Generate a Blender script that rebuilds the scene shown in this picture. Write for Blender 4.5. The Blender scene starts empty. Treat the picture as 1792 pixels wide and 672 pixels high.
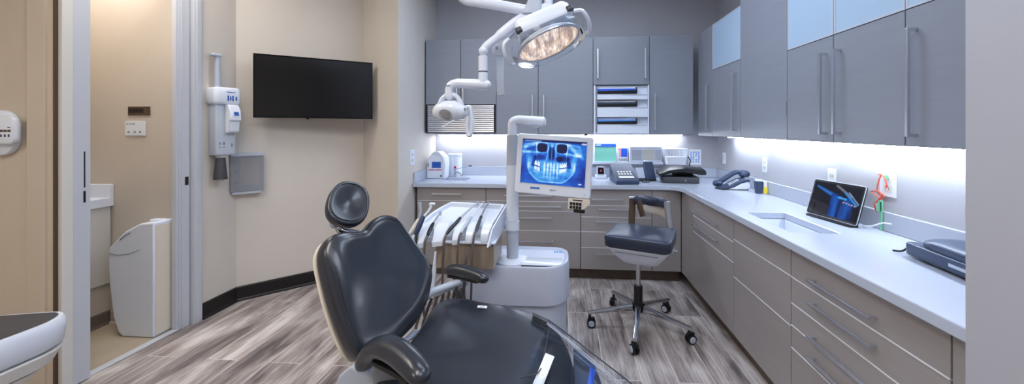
import bpy, bmesh, math, random
from mathutils import Vector, Matrix
random.seed(7)
PI = math.pi
scene = bpy.context.scene
COL = scene.collection
WM = {}

# ------------------------------------------------------------------ materials
def lin(c):
    return tuple(((v / 255.0) / 12.92 if v / 255.0 <= 0.04045 else (((v / 255.0) + 0.055) / 1.055) ** 2.4) for v in c)

def mat(name, rgb, rough=0.5, metal=0.0, emit=None, strength=0.0, alpha=1.0, trans=0.0, coat=0.0, spec=0.5, bump=None, ior=1.45):
    m = bpy.data.materials.new(name)
    m.use_nodes = True
    nt = m.node_tree
    b = nt.nodes['Principled BSDF']
    b.inputs['Base Color'].default_value = (*lin(rgb), 1)
    b.inputs['Roughness'].default_value = rough
    b.inputs['Metallic'].default_value = metal
    b.inputs['IOR'].default_value = ior
    b.inputs['Specular IOR Level'].default_value = spec
    b.inputs['Coat Weight'].default_value = coat
    b.inputs['Coat Roughness'].default_value = 0.12
    b.inputs['Transmission Weight'].default_value = trans
    b.inputs['Alpha'].default_value = alpha
    if emit:
        b.inputs['Emission Color'].default_value = (*lin(emit), 1)
        b.inputs['Emission Strength'].default_value = strength
    if bump:
        sc_, st, dist = bump
        tc = nt.nodes.new('ShaderNodeTexCoord')
        n = nt.nodes.new('ShaderNodeTexNoise'); n.inputs['Scale'].default_value = sc_; n.inputs['Detail'].default_value = 3
        bp = nt.nodes.new('ShaderNodeBump'); bp.inputs['Strength'].default_value = st; bp.inputs['Distance'].default_value = dist
        nt.links.new(tc.outputs['Object'], n.inputs['Vector'])
        nt.links.new(n.outputs['Fac'], bp.inputs['Height'])
        nt.links.new(bp.outputs['Normal'], b.inputs['Normal'])
    return m

def noise_tint(m, scale, amount, stretch=(1, 1, 1)):
    """break the base colour up slightly with procedural noise"""
    nt = m.node_tree; b = nt.nodes['Principled BSDF']
    col = tuple(b.inputs['Base Color'].default_value)
    tc = nt.nodes.new('ShaderNodeTexCoord'); mp = nt.nodes.new('ShaderNodeMapping')
    mp.inputs['Scale'].default_value = stretch
    n = nt.nodes.new('ShaderNodeTexNoise'); n.inputs['Scale'].default_value = scale; n.inputs['Detail'].default_value = 4
    r = nt.nodes.new('ShaderNodeValToRGB')
    r.color_ramp.elements[0].position = 0.3; r.color_ramp.elements[1].position = 0.7
    r.color_ramp.elements[0].color = (*[v * (1 - amount) for v in col[:3]], 1)
    r.color_ramp.elements[1].color = (*[min(1, v * (1 + amount)) for v in col[:3]], 1)
    nt.links.new(tc.outputs['Object'], mp.inputs['Vector']); nt.links.new(mp.outputs['Vector'], n.inputs['Vector'])
    nt.links.new(n.outputs['Fac'], r.inputs['Fac']); nt.links.new(r.outputs['Color'], b.inputs['Base Color'])
    return m

def vcol_mat(name, strength, rough=0.25):
    """a lit screen: emission follows the picture stored on the panel"""
    m = bpy.data.materials.new(name); m.use_nodes = True
    nt = m.node_tree; b = nt.nodes['Principled BSDF']
    b.inputs['Base Color'].default_value = (0.004, 0.004, 0.006, 1); b.inputs['Roughness'].default_value = rough
    a = nt.nodes.new('ShaderNodeAttribute'); a.attribute_name = 'picture'
    nt.links.new(a.outputs['Color'], b.inputs['Emission Color'])
    b.inputs['Emission Strength'].default_value = strength
    return m

M = {}
M['wall'] = noise_tint(mat('beige wall paint', (212, 205, 196), 0.75, bump=(220, 0.12, 0.002)), 2.0, 0.03)
M['wall_tan'] = noise_tint(mat('tan wall paint', (206, 193, 176), 0.75, bump=(220, 0.12, 0.002)), 2.0, 0.03)
M['wall_wash'] = noise_tint(mat('washroom wall paint', (200, 191, 180), 0.75, bump=(220, 0.12, 0.002)), 2.0, 0.03)
M['wall_grey'] = noise_tint(mat('warm grey wall paint', (176, 177, 184), 0.75, bump=(220, 0.12, 0.002)), 2.0, 0.03)
M['ceil'] = mat('ceiling white', (225, 223, 220), 0.9)
M['frame'] = mat('grey white door frame', (196, 200, 208), 0.4)
M['black_base'] = mat('black vinyl base', (24, 22, 24), 0.35)
M['tan_base'] = mat('grey brown vinyl base', (110, 98, 92), 0.5)
M['bath_floor'] = noise_tint(mat('beige vinyl floor', (172, 158, 138), 0.4), 6, 0.05)
M['taupe'] = noise_tint(mat('taupe laminate', (154, 148, 146), 0.33, spec=0.5), 3.0, 0.03, (1, 1, 12))
M['taupe_cool_lit'] = noise_tint(mat('cool lit taupe laminate', (137, 142, 152), 0.34, spec=0.5), 3.0, 0.03, (1, 1, 12))  # taupe laminate again, the blue cast of cool light put into its colour
M['carcass'] = mat('dark cabinet interior', (52, 48, 46), 0.7)
M['toe'] = noise_tint(mat('dark brown toe kick', (84, 70, 60), 0.4), 14, 0.25, (1, 1, 8))
M['steel'] = mat('brushed steel', (214, 217, 224), 0.34, 1.0)
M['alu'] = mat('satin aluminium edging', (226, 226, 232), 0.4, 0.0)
M['chrome'] = mat('chrome', (190, 192, 198), 0.12, 1.0)
M['counter'] = noise_tint(mat('white quartz', (184, 192, 207), 0.2, coat=0.15), 1.6, 0.025)
M['white'] = mat('white plastic', (224, 231, 243), 0.30)
M['white_gloss'] = mat('white gloss plastic', (226, 234, 247), 0.16, coat=0.4)
M['unit_shell'] = mat('pale grey blue shell', (186, 192, 208), 0.30)
M['offwhite'] = mat('off white plastic', (214, 212, 206), 0.4)
M['cream'] = mat('cream plastic', (222, 212, 196), 0.45)
M['lightgrey'] = mat('light grey plastic', (184, 192, 205), 0.38)
M['midgrey'] = mat('mid grey plastic', (128, 132, 140), 0.45)
M['darkgrey'] = mat('dark grey plastic', (62, 64, 70), 0.45)
M['black'] = mat('black plastic', (20, 20, 23), 0.35)
M['black_gloss'] = mat('black gloss', (8, 9, 12), 0.08)
M['leather'] = mat('black leather', (33, 38, 48), 0.30, coat=0.25, spec=0.65, bump=(300, 0.06, 0.001))
M['navy_vinyl'] = mat('slate navy vinyl', (48, 56, 74), 0.33, bump=(260, 0.1, 0.002))
M['navy'] = mat('slate blue plastic', (52, 66, 92), 0.35)
M['frost'] = mat('frosted glass', (168, 192, 214), 0.3, spec=0.6)
def clear_material():
    m = bpy.data.materials.new('clear plastic'); m.use_nodes = True
    nt = m.node_tree; nt.nodes.clear()
    o = nt.nodes.new('ShaderNodeOutputMaterial'); tr = nt.nodes.new('ShaderNodeBsdfTransparent'); gl = nt.nodes.new('ShaderNodeBsdfGlossy'); mx = nt.nodes.new('ShaderNodeMixShader')
    fr = nt.nodes.new('ShaderNodeFresnel'); fr.inputs['IOR'].default_value = 1.28
    tr.inputs['Color'].default_value = (.93, .945, .96, 1); gl.inputs['Roughness'].default_value = 0.06; gl.inputs['Color'].default_value = (1, 1, 1, 1)
    nt.links.new(fr.outputs['Fac'], mx.inputs['Fac']); nt.links.new(tr.outputs['BSDF'], mx.inputs[1]); nt.links.new(gl.outputs['BSDF'], mx.inputs[2]); nt.links.new(mx.outputs['Shader'], o.inputs['Surface'])
    return m
M['glass'] = clear_material()
M['hose'] = mat('grey brown hose', (96, 88, 84), 0.4)
M['paper'] = mat('white paper', (240, 242, 246), 0.8)
M['blue_paper'] = mat('blue folder', (40, 92, 205), 0.5)
M['sky_blue'] = mat('light blue print', (90, 150, 225), 0.5)
M['green_card'] = mat('mint green print', (130, 205, 185), 0.5)
M['red'] = mat('red ink', (205, 40, 60), 0.5)
M['blue_ink'] = mat('blue ink', (40, 88, 170), 0.5)
M['pink_ink'] = mat('pink ink', (232, 150, 165), 0.5)
M['ink'] = mat('dark ink', (40, 44, 58), 0.5)
M['yellow'] = mat('yellow print', (226, 205, 50), 0.5)
M['orange'] = mat('orange red wire coating', (205, 84, 52), 0.4)
M['green'] = mat('mint green plastic', (120, 205, 160), 0.4)
M['brownsteel'] = noise_tint(mat('satin bronze panel', (168, 152, 134), 0.3, 0.35), 4, 0.18, (6, 6, 1))
M['bronze'] = mat('dark bronze', (92, 74, 62), 0.4, 0.3)
M['dark_recess'] = mat('dark recess', (28, 18, 16), 0.6)
M['panel'] = mat('lit diffuser', (255, 255, 255), 0.5, emit=(218, 233, 255), strength=9.3)
M['panel_warm'] = mat('lit neutral diffuser', (255, 255, 255), 0.5, emit=(255, 247, 238), strength=12.5)
M['bathpanel'] = mat('lit warm diffuser', (255, 255, 255), 0.5, emit=(255, 250, 243), strength=54.0)
M['led'] = mat('lit led strip', (255, 255, 255), 0.5, emit=(230, 240, 255), strength=74.0)
M['led_back'] = mat('lit led strip behind', (255, 255, 255), 0.5, emit=(236, 242, 255), strength=70.0)
M['screen'] = vcol_mat('xray screen', 1.0)
M['tablet_screen'] = vcol_mat('tablet screen', 0.8, 0.08)
M['tv_screen'] = mat('tv glass', (7, 8, 11), 0.16, spec=0.6)
M['smoke'] = mat('smoky clear plastic', (168, 170, 178), 0.18, alpha=0.42)

def floor_material():
    m = bpy.data.materials.new('wood look floor tile'); m.use_nodes = True
    nt = m.node_tree; b = nt.nodes['Principled BSDF']; L = nt.links
    tc = nt.nodes.new('ShaderNodeTexCoord')
    mp = nt.nodes.new('ShaderNodeMapping'); mp.inputs['Rotation'].default_value = (0, 0, -PI / 2 + 0.0)
    mp.inputs['Location'].default_value = (0.31, 0.065, 0)
    L.new(tc.outputs['Object'], mp.inputs['Vector'])
    br = nt.nodes.new('ShaderNodeTexBrick')
    br.offset = 0.37; br.inputs['Scale'].default_value = 1.0
    br.inputs['Brick Width'].default_value = 1.22; br.inputs['Row Height'].default_value = 0.205
    br.inputs['Mortar Size'].default_value = 0.0022; br.inputs['Mortar Smooth'].default_value = 0.1
    br.inputs['Color1'].default_value = (0, 0, 0, 1); br.inputs['Color2'].default_value = (1, 1, 1, 1)
    br.inputs['Mortar'].default_value = (0.5, 0.5, 0.5, 1)
    L.new(mp.outputs['Vector'], br.inputs['Vector'])
    # grain: noise stretched along the plank, shifted from plank to plank
    off = nt.nodes.new('ShaderNodeVectorMath'); off.operation = 'MULTIPLY'; off.inputs[1].default_value = (7.3, 3.1, 5.0)
    L.new(br.outputs['Color'], off.inputs[0])
    add = nt.nodes.new('ShaderNodeVectorMath'); add.operation = 'ADD'
    L.new(mp.outputs['Vector'], add.inputs[0]); L.new(off.outputs['Vector'], add.inputs[1])
    st = nt.nodes.new('ShaderNodeMapping'); st.inputs['Scale'].default_value = (1.3, 5.0, 1)
    L.new(add.outputs['Vector'], st.inputs['Vector'])
    n1 = nt.nodes.new('ShaderNodeTexNoise'); n1.inputs['Scale'].default_value = 1.5; n1.inputs['Detail'].default_value = 8; n1.inputs['Roughness'].default_value = 0.58; n1.inputs['Distortion'].default_value = 0.5
    L.new(st.outputs['Vector'], n1.inputs['Vector'])
    st2 = nt.nodes.new('ShaderNodeMapping'); st2.inputs['Scale'].default_value = (2.2, 34, 1)
    L.new(add.outputs['Vector'], st2.inputs['Vector'])
    n2 = nt.nodes.new('ShaderNodeTexNoise'); n2.inputs['Scale'].default_value = 2.0; n2.inputs['Detail'].default_value = 6; n2.inputs['Distortion'].default_value = 0.2
    L.new(st2.outputs['Vector'], n2.inputs['Vector'])
    mx = nt.nodes.new('ShaderNodeMath'); mx.operation = 'MULTIPLY_ADD'; mx.inputs[1].default_value = 0.40
    L.new(n2.outputs['Fac'], mx.inputs[0]); L.new(n1.outputs['Fac'], mx.inputs[2])
    rp = nt.nodes.new('ShaderNodeValToRGB'); cr = rp.color_ramp
    cr.elements[0].position = 0.50; cr.elements[0].color = (*lin((94, 87, 88)), 1)
    cr.elements[1].position = 0.90; cr.elements[1].color = (*lin((224, 218, 214)), 1)
    e = cr.elements.new(0.61); e.color = (*lin((142, 131, 127)), 1)
    e = cr.elements.new(0.73); e.color = (*lin((180, 169, 163)), 1)
    L.new(mx.outputs[0], rp.inputs['Fac'])
    # plank to plank tone
    hs = nt.nodes.new('ShaderNodeMix'); hs.data_type = 'RGBA'; hs.blend_type = 'MULTIPLY'
    tone = nt.nodes.new('ShaderNodeValToRGB')
    tone.color_ramp.elements[0].color = (0.78, 0.78, 0.80, 1); tone.color_ramp.elements[1].color = (1, 1, 1, 1)
    L.new(br.outputs['Color'], tone.inputs['Fac'])
    hs.inputs['Factor'].default_value = 1.0
    L.new(rp.outputs['Color'], hs.inputs['A']); L.new(tone.outputs['Color'], hs.inputs['B'])
    gr = nt.nodes.new('ShaderNodeMix'); gr.data_type = 'RGBA'
    L.new(br.outputs['Fac'], gr.inputs['Factor']); L.new(hs.outputs['Result'], gr.inputs['A'])
    gr.inputs['B'].default_value = (*lin((214, 208, 204)), 1)
    L.new(gr.outputs['Result'], b.inputs['Base Color'])
    b.inputs['Roughness'].default_value = 0.38
    bp = nt.nodes.new('ShaderNodeBump'); bp.inputs['Strength'].default_value = 0.15; bp.inputs['Distance'].default_value = 0.002
    L.new(n2.outputs['Fac'], bp.inputs['Height']); L.new(bp.outputs['Normal'], b.inputs['Normal'])
    return m
M['floor'] = floor_material()

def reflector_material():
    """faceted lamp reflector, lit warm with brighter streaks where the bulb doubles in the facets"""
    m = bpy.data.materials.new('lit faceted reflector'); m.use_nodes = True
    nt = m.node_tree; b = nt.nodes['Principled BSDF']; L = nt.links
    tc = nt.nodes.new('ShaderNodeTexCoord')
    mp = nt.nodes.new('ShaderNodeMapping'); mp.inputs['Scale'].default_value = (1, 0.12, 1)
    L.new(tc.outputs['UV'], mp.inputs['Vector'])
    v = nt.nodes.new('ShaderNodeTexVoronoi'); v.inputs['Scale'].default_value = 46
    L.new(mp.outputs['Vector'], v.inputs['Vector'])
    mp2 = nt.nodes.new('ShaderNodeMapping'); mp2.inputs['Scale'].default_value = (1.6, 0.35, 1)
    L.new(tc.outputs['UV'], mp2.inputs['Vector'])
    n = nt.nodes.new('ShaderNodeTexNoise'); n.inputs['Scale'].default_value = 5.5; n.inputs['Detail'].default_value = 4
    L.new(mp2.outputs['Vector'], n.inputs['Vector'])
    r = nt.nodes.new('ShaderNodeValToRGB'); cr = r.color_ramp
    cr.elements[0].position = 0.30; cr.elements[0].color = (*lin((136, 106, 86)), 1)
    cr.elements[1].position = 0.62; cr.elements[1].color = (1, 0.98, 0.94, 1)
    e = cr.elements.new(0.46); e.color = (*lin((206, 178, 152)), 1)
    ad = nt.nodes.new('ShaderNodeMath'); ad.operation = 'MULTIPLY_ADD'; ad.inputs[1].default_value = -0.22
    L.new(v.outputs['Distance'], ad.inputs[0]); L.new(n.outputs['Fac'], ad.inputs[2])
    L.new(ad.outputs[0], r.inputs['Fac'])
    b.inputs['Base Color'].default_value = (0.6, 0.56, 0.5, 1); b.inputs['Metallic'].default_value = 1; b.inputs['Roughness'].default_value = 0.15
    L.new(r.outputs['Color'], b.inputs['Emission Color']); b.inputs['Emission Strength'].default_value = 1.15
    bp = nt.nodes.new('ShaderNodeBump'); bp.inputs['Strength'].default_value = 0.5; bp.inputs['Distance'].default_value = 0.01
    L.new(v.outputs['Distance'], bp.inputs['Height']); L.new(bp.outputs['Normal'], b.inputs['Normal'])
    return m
M['reflector'] = reflector_material()

# ------------------------------------------------------------------ mesh helpers
def frame_of(d, up=None):
    d = Vector(d).normalized()
    u = Vector(up) if up is not None else (Vector((0, 0, 1)) if abs(d.z) < 0.95 else Vector((1, 0, 0)))
    x = u.cross(d)
    if x.length < 1e-6: x = Vector((1, 0, 0)).cross(d)
    x.normalize(); y = d.cross(x).normalized()
    return x, y, d

def rr(w, h, r, n=5):
    """rounded rectangle outline, centred"""
    pts = []
    r = min(r, w / 2 - 1e-5, h / 2 - 1e-5)
    for cx, cy, a0 in ((w / 2 - r, h / 2 - r, 0), (-w / 2 + r, h / 2 - r, PI / 2), (-w / 2 + r, -h / 2 + r, PI), (w / 2 - r, -h / 2 + r, 1.5 * PI)):
        for i in range(n + 1):
            a = a0 + (PI / 2) * i / n
            pts.append((cx + r * math.cos(a), cy + r * math.sin(a)))
    return pts

def smooth_path(pts, n=6):
    P = [Vector(p) for p in pts]; out = []
    for i in range(len(P) - 1):
        p0 = P[max(0, i - 1)]; p1 = P[i]; p2 = P[i + 1]; p3 = P[min(len(P) - 1, i + 2)]
        for k in range(n):
            t = k / n
            out.append(0.5 * ((2 * p1) + (p2 - p0) * t + (2 * p0 - 5 * p1 + 4 * p2 - p3) * t * t + (3 * p1 - p0 - 3 * p2 + p3) * t ** 3))
    out.append(P[-1]); return out

def smooth_loop(pts, n=4):
    N = len(pts); out = []
    for i in range(N):
        p0, p1, p2, p3 = (Vector(pts[(i + k - 1) % N]) for k in range(4))
        for k in range(n):
            t = k / n
            out.append(0.5 * ((2 * p1) + (p2 - p0) * t + (2 * p0 - 5 * p1 + 4 * p2 - p3) * t * t + (3 * p1 - p0 - 3 * p2 + p3) * t ** 3))
    return out

class MB:
    def __init__(self): self.bm = bmesh.new()
    def box(self, lo, hi):
        lo, hi = [min(a, b) for a, b in zip(lo, hi)], [max(a, b) for a, b in zip(lo, hi)]
        v = [self.bm.verts.new((x, y, z)) for z in (lo[2], hi[2]) for y in (lo[1], hi[1]) for x in (lo[0], hi[0])]
        for f in ((0, 2, 3, 1), (4, 5, 7, 6), (0, 1, 5, 4), (2, 6, 7, 3), (0, 4, 6, 2), (1, 3, 7, 5)):
            self.bm.faces.new([v[i] for i in f])
        return self
    def obox(self, c, size, x=(1, 0, 0), y=(0, 1, 0), z=(0, 0, 1)):
        c, x, y, z = Vector(c), Vector(x).normalized(), Vector(y).normalized(), Vector(z).normalized()
        s = [q / 2 for q in size]
        v = [self.bm.verts.new(c + x * (i * s[0]) + y * (j * s[1]) + z * (k * s[2])) for k in (-1, 1) for j in (-1, 1) for i in (-1, 1)]
        for f in ((0, 2, 3, 1), (4, 5, 7, 6), (0, 1, 5, 4), (2, 6, 7, 3), (0, 4, 6, 2), (1, 3, 7, 5)):
            self.bm.faces.new([v[i] for i in f])
        return self
    def prism(self, poly, vec):
        vec = Vector(vec)
        a = [self.bm.verts.new(Vector(p)) for p in poly]; b = [self.bm.verts.new(Vector(p) + vec) for p in poly]
        self.bm.faces.new(a[::-1]); self.bm.faces.new(b)
        n = len(poly)
        for i in range(n): self.bm.faces.new((a[i], a[(i + 1) % n], b[(i + 1) % n], b[i]))
        return self
    def loft(self, rings, cap=True, closed=True):
        R = [[self.bm.verts.new(Vector(p)) for p in r] for r in rings]
        n = len(R[0])
        for a, b in zip(R, R[1:]):
            for i in range(n if closed else n - 1):
                self.bm.faces.new((a[i], a[(i + 1) % n], b[(i + 1) % n], b[i]))
        if cap and closed:
            self.bm.faces.new(R[0][::-1]); self.bm.faces.new(R[-1])
        return self
    def tube(self, pts, r, seg=12, flat=1.0, up=None, cap=True, round_ends=False):
        """r: radius or list; flat: second half axis over the first"""
        P = [Vector(p) for p in pts]; n = len(P)
        rs = list(r) if isinstance(r, (list, tuple)) else [r] * n
        if round_ends:
            e0 = (P[0] - P[1]).normalized(); e1 = (P[-1] - P[-2]).normalized()
            P = [P[0] + e0 * rs[0] * k for k in (0.98, 0.8, 0.45)] + P + [P[-1] + e1 * rs[-1] * k for k in (0.45, 0.8, 0.98)]
            rs = [rs[0] * k for k in (0.2, 0.6, 0.89)] + rs + [rs[-1] * k for k in (0.89, 0.6, 0.2)]
            n = len(P)
        T = []
        for i in range(n):
            a = P[min(i + 1, n - 1)] - P[i]; b = P[i] - P[max(i - 1, 0)]
            t = (a.normalized() if a.length > 1e-9 else Vector()) + (b.normalized() if b.length > 1e-9 else Vector())
            T.append(t.normalized() if t.length > 1e-9 else Vector((0, 0, 1)))
        x, y, _ = frame_of(T[0], up)
        rings = []
        for i in range(n):
            if up is not None: x, y, _ = frame_of(T[i], up)
            elif i:
                x = x - T[i] * x.dot(T[i])
                if x.length < 1e-6: x, y, _ = frame_of(T[i])
                x.normalize(); y = T[i].cross(x).normalized()
            rings.append([P[i] + x * (math.cos(2 * PI * k / seg) * rs[i]) + y * (math.sin(2 * PI * k / seg) * rs[i] * flat) for k in range(seg)])
        return self.loft(rings, cap)
    def lathe(self, prof, c=(0, 0, 0), x=(1, 0, 0), y=(0, 1, 0), z=(0, 0, 1), seg=24, cap=True):
        c, x, y, z = Vector(c), Vector(x), Vector(y), Vector(z)
        return self.loft([[c + z * h + x * (math.cos(2 * PI * k / seg) * max(r, 1e-5)) + y * (math.sin(2 * PI * k / seg) * max(r, 1e-5)) for k in range(seg)] for r, h in prof], cap)
    def cyl(self, a, b, r, r2=None, seg=20):
        a, b = Vector(a), Vector(b)
        x, y, d = frame_of(b - a)
        return self.lathe([(r, 0), (r if r2 is None else r2, (b - a).length)], a, x, y, d, seg)
    def ball(self, c, r, x=(1, 0, 0), y=(0, 1, 0), z=(0, 0, 1), seg=20, rings=12):
        rx, ry, rz = r if isinstance(r, (list, tuple)) else (r, r, r)
        c, x, y, z = Vector(c), Vector(x), Vector(y), Vector(z)
        R = []
        for i in range(rings + 1):
            t = -PI / 2 + PI * min(max(i / rings, 0.004), 0.996)
            R.append([c + z * (rz * math.sin(t)) + x * (rx * math.cos(t) * math.cos(2 * PI * k / seg)) + y * (ry * math.cos(t) * math.sin(2 * PI * k / seg)) for k in range(seg)])
        return self.loft(R)
    def rbox(self, c, w, d, h, r, x=(1, 0, 0), y=(0, 1, 0), z=(0, 0, 1), er=0.0, n=5, taper=1.0):
        """rounded-corner box standing on c, er = rounding of the top and bottom edges"""
        c, x, y, z = Vector(c), Vector(x).normalized(), Vector(y).normalized(), Vector(z).normalized()
        lv = [(0, er), (er * 0.3, er * 0.3), (er, 0), (h - er, 0), (h - er * 0.3, er * 0.3), (h, er)] if er > 0 else [(0, 0), (h, 0)]
        rings = []
        for hh, ins in lv:
            k = 1 + (taper - 1) * hh / h
            rings.append([c + x * (p * 1) + y * q + z * hh for p, q in rr((w * k) - 2 * ins, (d * k) - 2 * ins, max(r - ins, 0.0005), n)])
        return self.loft(rings)
    def pillow(self, outline, O, a, b, n, thick, dish=None, edge=0.02, rings=(1.0, 1.0, 0.985, 0.95, 0.88, 0.75, 0.55, 0.32, 0.12), centre=None):
        """upholstered pad: closed outline in (a, b) coordinates, soft rounded edge, face height dish(p, q, k)"""
        O, a, b, n = Vector(O), Vector(a), Vector(b), Vector(n)
        cx = sum(p[0] for p in outline) / len(outline) if centre is None else centre[0]
        cy = sum(p[1] for p in outline) / len(outline) if centre is None else centre[1]
        R = []
        def ring(s, h, face=False):
            out = []
            for p in outline:
                u, v = cx + (p[0] - cx) * s, cy + (p[1] - cy) * s
                out.append(O + a * u + b * v + n * (h + (dish(u, v, s) if dish and face else 0)))
            return out
        R.append(ring(0.3, -thick)); R.append(ring(0.9, -thick)); R.append(ring(0.97, -thick + edge * 0.4)); R.append(ring(1.0, -thick + edge * 1.2))
        hs = [-edge * 1.2, -edge * 0.6, -edge * 0.15, 0, 0, 0, 0, 0, 0]
        for s, h in zip(rings, hs): R.append(ring(s, h, True))
        return self.loft(R)
    def grid(self, fn, nu, nv):
        V = [[self.bm.verts.new(Vector(fn(i / nu, j / nv))) for i in range(nu + 1)] for j in range(nv + 1)]
        for j in range(nv):
            for i in range(nu): self.bm.faces.new((V[j][i], V[j][i + 1], V[j + 1][i + 1], V[j + 1][i]))
        return self
    def build(self, name, m, parent=None, smooth=35, bevel=0.0, seg=2, sub=0):
        bm = self.bm
        bmesh.ops.recalc_face_normals(bm, faces=bm.faces[:])
        if parent is not None:
            bm.transform(WM[parent].inverted()); origin = None
        else:
            xs = [v.co for v in bm.verts]
            lo = [min(v[i] for v in xs) for i in range(3)]; hi = [max(v[i] for v in xs) for i in range(3)]
            origin = Vector(((lo[0] + hi[0]) / 2, (lo[1] + hi[1]) / 2, lo[2]))
            bm.transform(Matrix.Translation(-origin))
        me = bpy.data.meshes.new(name); bm.to_mesh(me); bm.free()
        me.materials.append(M[m] if isinstance(m, str) else m)
        o = bpy.data.objects.new(name, me); COL.objects.link(o)
        if smooth:
            me.polygons.foreach_set('use_smooth', [True] * len(me.polygons))
            me.set_sharp_from_angle(angle=math.radians(smooth))
        if bevel:
            md = o.modifiers.new('soft edges', 'BEVEL'); md.width = bevel; md.segments = seg; md.limit_method = 'ANGLE'; md.angle_limit = math.radians(40); md.harden_normals = False
        if sub:
            md = o.modifiers.new('smooth', 'SUBSURF'); md.levels = sub; md.render_levels = sub
        if parent is not None:
            o.parent = parent; WM[o] = WM[parent].copy()
        else:
            o.location = origin; WM[o] = Matrix.Translation(origin)
        return o

def tag(o, label, cat, group=None):
    o['label'] = label; o['category'] = cat
    if group: o['group'] = group
    return o
def thing(name, loc, label, cat, group=None, rz=0.0):
    o = bpy.data.objects.new(name, None); COL.objects.link(o); o.empty_display_size = 0.05
    o.location = loc; o.rotation_euler = (0, 0, rz)
    WM[o] = Matrix.Translation(Vector(loc)) @ Matrix.Rotation(rz, 4, 'Z')
    return tag(o, label, cat, group)
def struct(o): o['kind'] = 'structure'; return o
def wbox(name, lo, hi, m, bevel=0.0): return struct(MB().box(lo, hi).build(name, m, None, 0, bevel))
def text(body, name, m, parent, c, x, y, size, depth=0.0006):
    """raised lettering centred on c, reading along x with y up"""
    cu = bpy.data.curves.new(name, 'FONT'); cu.body = body; cu.size = size; cu.align_x = 'CENTER'; cu.align_y = 'CENTER'; cu.extrude = depth
    t = bpy.data.objects.new('lettering', cu); COL.objects.link(t)
    bpy.context.view_layer.update()
    me = bpy.data.meshes.new_from_object(t.evaluated_get(bpy.context.evaluated_depsgraph_get()))
    bpy.data.objects.remove(t)
    x = Vector(x).normalized(); y = Vector(y).normalized(); z = x.cross(y)
    mt = Matrix((x, y, z)).transposed().to_4x4(); mt.translation = Vector(c)
    me.transform(WM[parent].inverted() @ mt)
    me.materials.clear(); me.materials.append(M[m])
    o = bpy.data.objects.new(name, me); COL.objects.link(o); o.parent = parent; WM[o] = WM[parent].copy()
    return o

# ------------------------------------------------------------------ the setting
HT = 3.0
wbox('floor', (-3.9, -1.8, -0.08), (1.8, 4.3, 0.0), 'floor')
struct(MB().prism([(-3.9, 1.92, 0.0005), (-2.76, 1.92, 0.0005), (-2.76, 2.5, 0.0005), (-3.9, 2.5, 0.0005)], (0, 0, 0.0035)).build('floor_washroom', 'bath_floor', None, 0))
wbox('trim_1', (-2.785, 1.94, 0.0), (-2.735, 2.45, 0.007), 'frame', 0.002)
wbox('ceiling', (-3.9, -1.8, HT), (1.8, 4.3, HT + 0.08), 'ceil')
wbox('wall_back', (-1.58, 4.18, 0), (1.8, 4.3, HT), 'wall_grey')
wbox('wall_right', (1.68, 1.045, 0), (1.8, 4.18, HT), 'wall_grey')
wbox('wall_right_end', (1.04, -1.8, 0), (1.8, 1.045, HT), 'wall_grey')
struct(MB().prism([(-2.72, 2.9, 0), (-2.0, 3.6, 0), (-1.46, 3.2, 0), (-1.46, 4.18, 0), (-1.6, 4.3, 0), (-2.0, 3.78, 0), (-2.84, 2.95, 0)], (0, 0, HT)).build('wall_left_angled', 'wall', None, 0))
wbox('wall_left_door', (-2.84, 2.59, 0), (-2.72, 2.9, HT), 'wall')
wbox('wall_left_header', (-2.84, 1.82, 2.5), (-2.72, 2.59, HT), 'wall')
wbox('wall_left_front', (-3.9, 1.82, 0), (-2.84, 1.92, HT), 'wall_tan')
wbox('wall_left_near', (-4.0, -1.8, 0), (-3.9, 1.82, HT), 'wall_tan')
wbox('wall_front', (-3.9, -1.9, 0), (1.04, -1.8, HT), 'wall')
wbox('wall_washroom_back', (-3.9, 2.5, 0), (-2.78, 2.59, HT), 'wall_wash')
wbox('wall_washroom_left', (-4.0, 1.92, 0), (-3.9, 2.5, HT), 'wall_tan')
wbox('wall_washroom_ledge', (-3.9, 1.92, 0), (-3.345, 2.5, 0.30), 'wall_wash')
# pilaster and trims on the near wall
wbox('trim_2', (-2.897, 1.795, 0), (-2.79, 1.82, HT), 'wall_tan', 0.002)
wbox('trim_3', (-2.79, 1.807, 0), (-2.745, 1.82, HT), 'wall_tan')
wbox('trim_4', (-2.745, 1.80, 0), (-2.733, 1.82, HT), 'bronze')
# door frame: near casing, jamb, far jamb and casing, and the edge of the pocket door
d = MB().box((-2.84, 1.82, 0), (-2.733, 1.856, 2.5)).box((-2.733, 1.812, 0), (-2.708, 1.858, 2.5)).build('door_frame_near', 'offwhite', None, 0, 0.002); struct(d); d.name = 'trim_5'
d = thing('door_1', (-2.77, 1.9, 0), 'pale grey sliding door standing open, its edge showing a dark latch slot', 'door'); del d['category']; struct(d)
MB().box((-2.80, 1.860, 0.008), (-2.714, 1.938, 2.49)).build('door_leaf', 'frame', d, 0, 0.002)
MB().box((-2.7145, 1.908, 1.105), (-2.7125, 1.914, 1.31)).box((-2.7145, 1.906, 1.02), (-2.711, 1.915, 1.085)).build('latch', 'black', d, 0)
s = MB().box((-2.78, 2.44, 0), (-2.745, 2.60, 2.5)).box((-2.745, 2.465, 0), (-2.728, 2.52, 2.5)).box((-2.76, 2.455, 0), (-2.737, 2.53, 2.5)).build('trim_6', 'frame', None, 0, 0.002); struct(s)
s = MB().box((-2.74, 2.53, 0), (-2.70, 2.592, 2.5)).box((-2.74, 2.545, 0), (-2.694, 2.58, 2.5)).build('trim_7', 'frame', None, 0, 0.003); struct(s)
struct(MB().box((-2.728, 2.487, 1.03), (-2.7265, 2.512, 1.09)).build('trim_8', 'black', None, 0))
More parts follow.
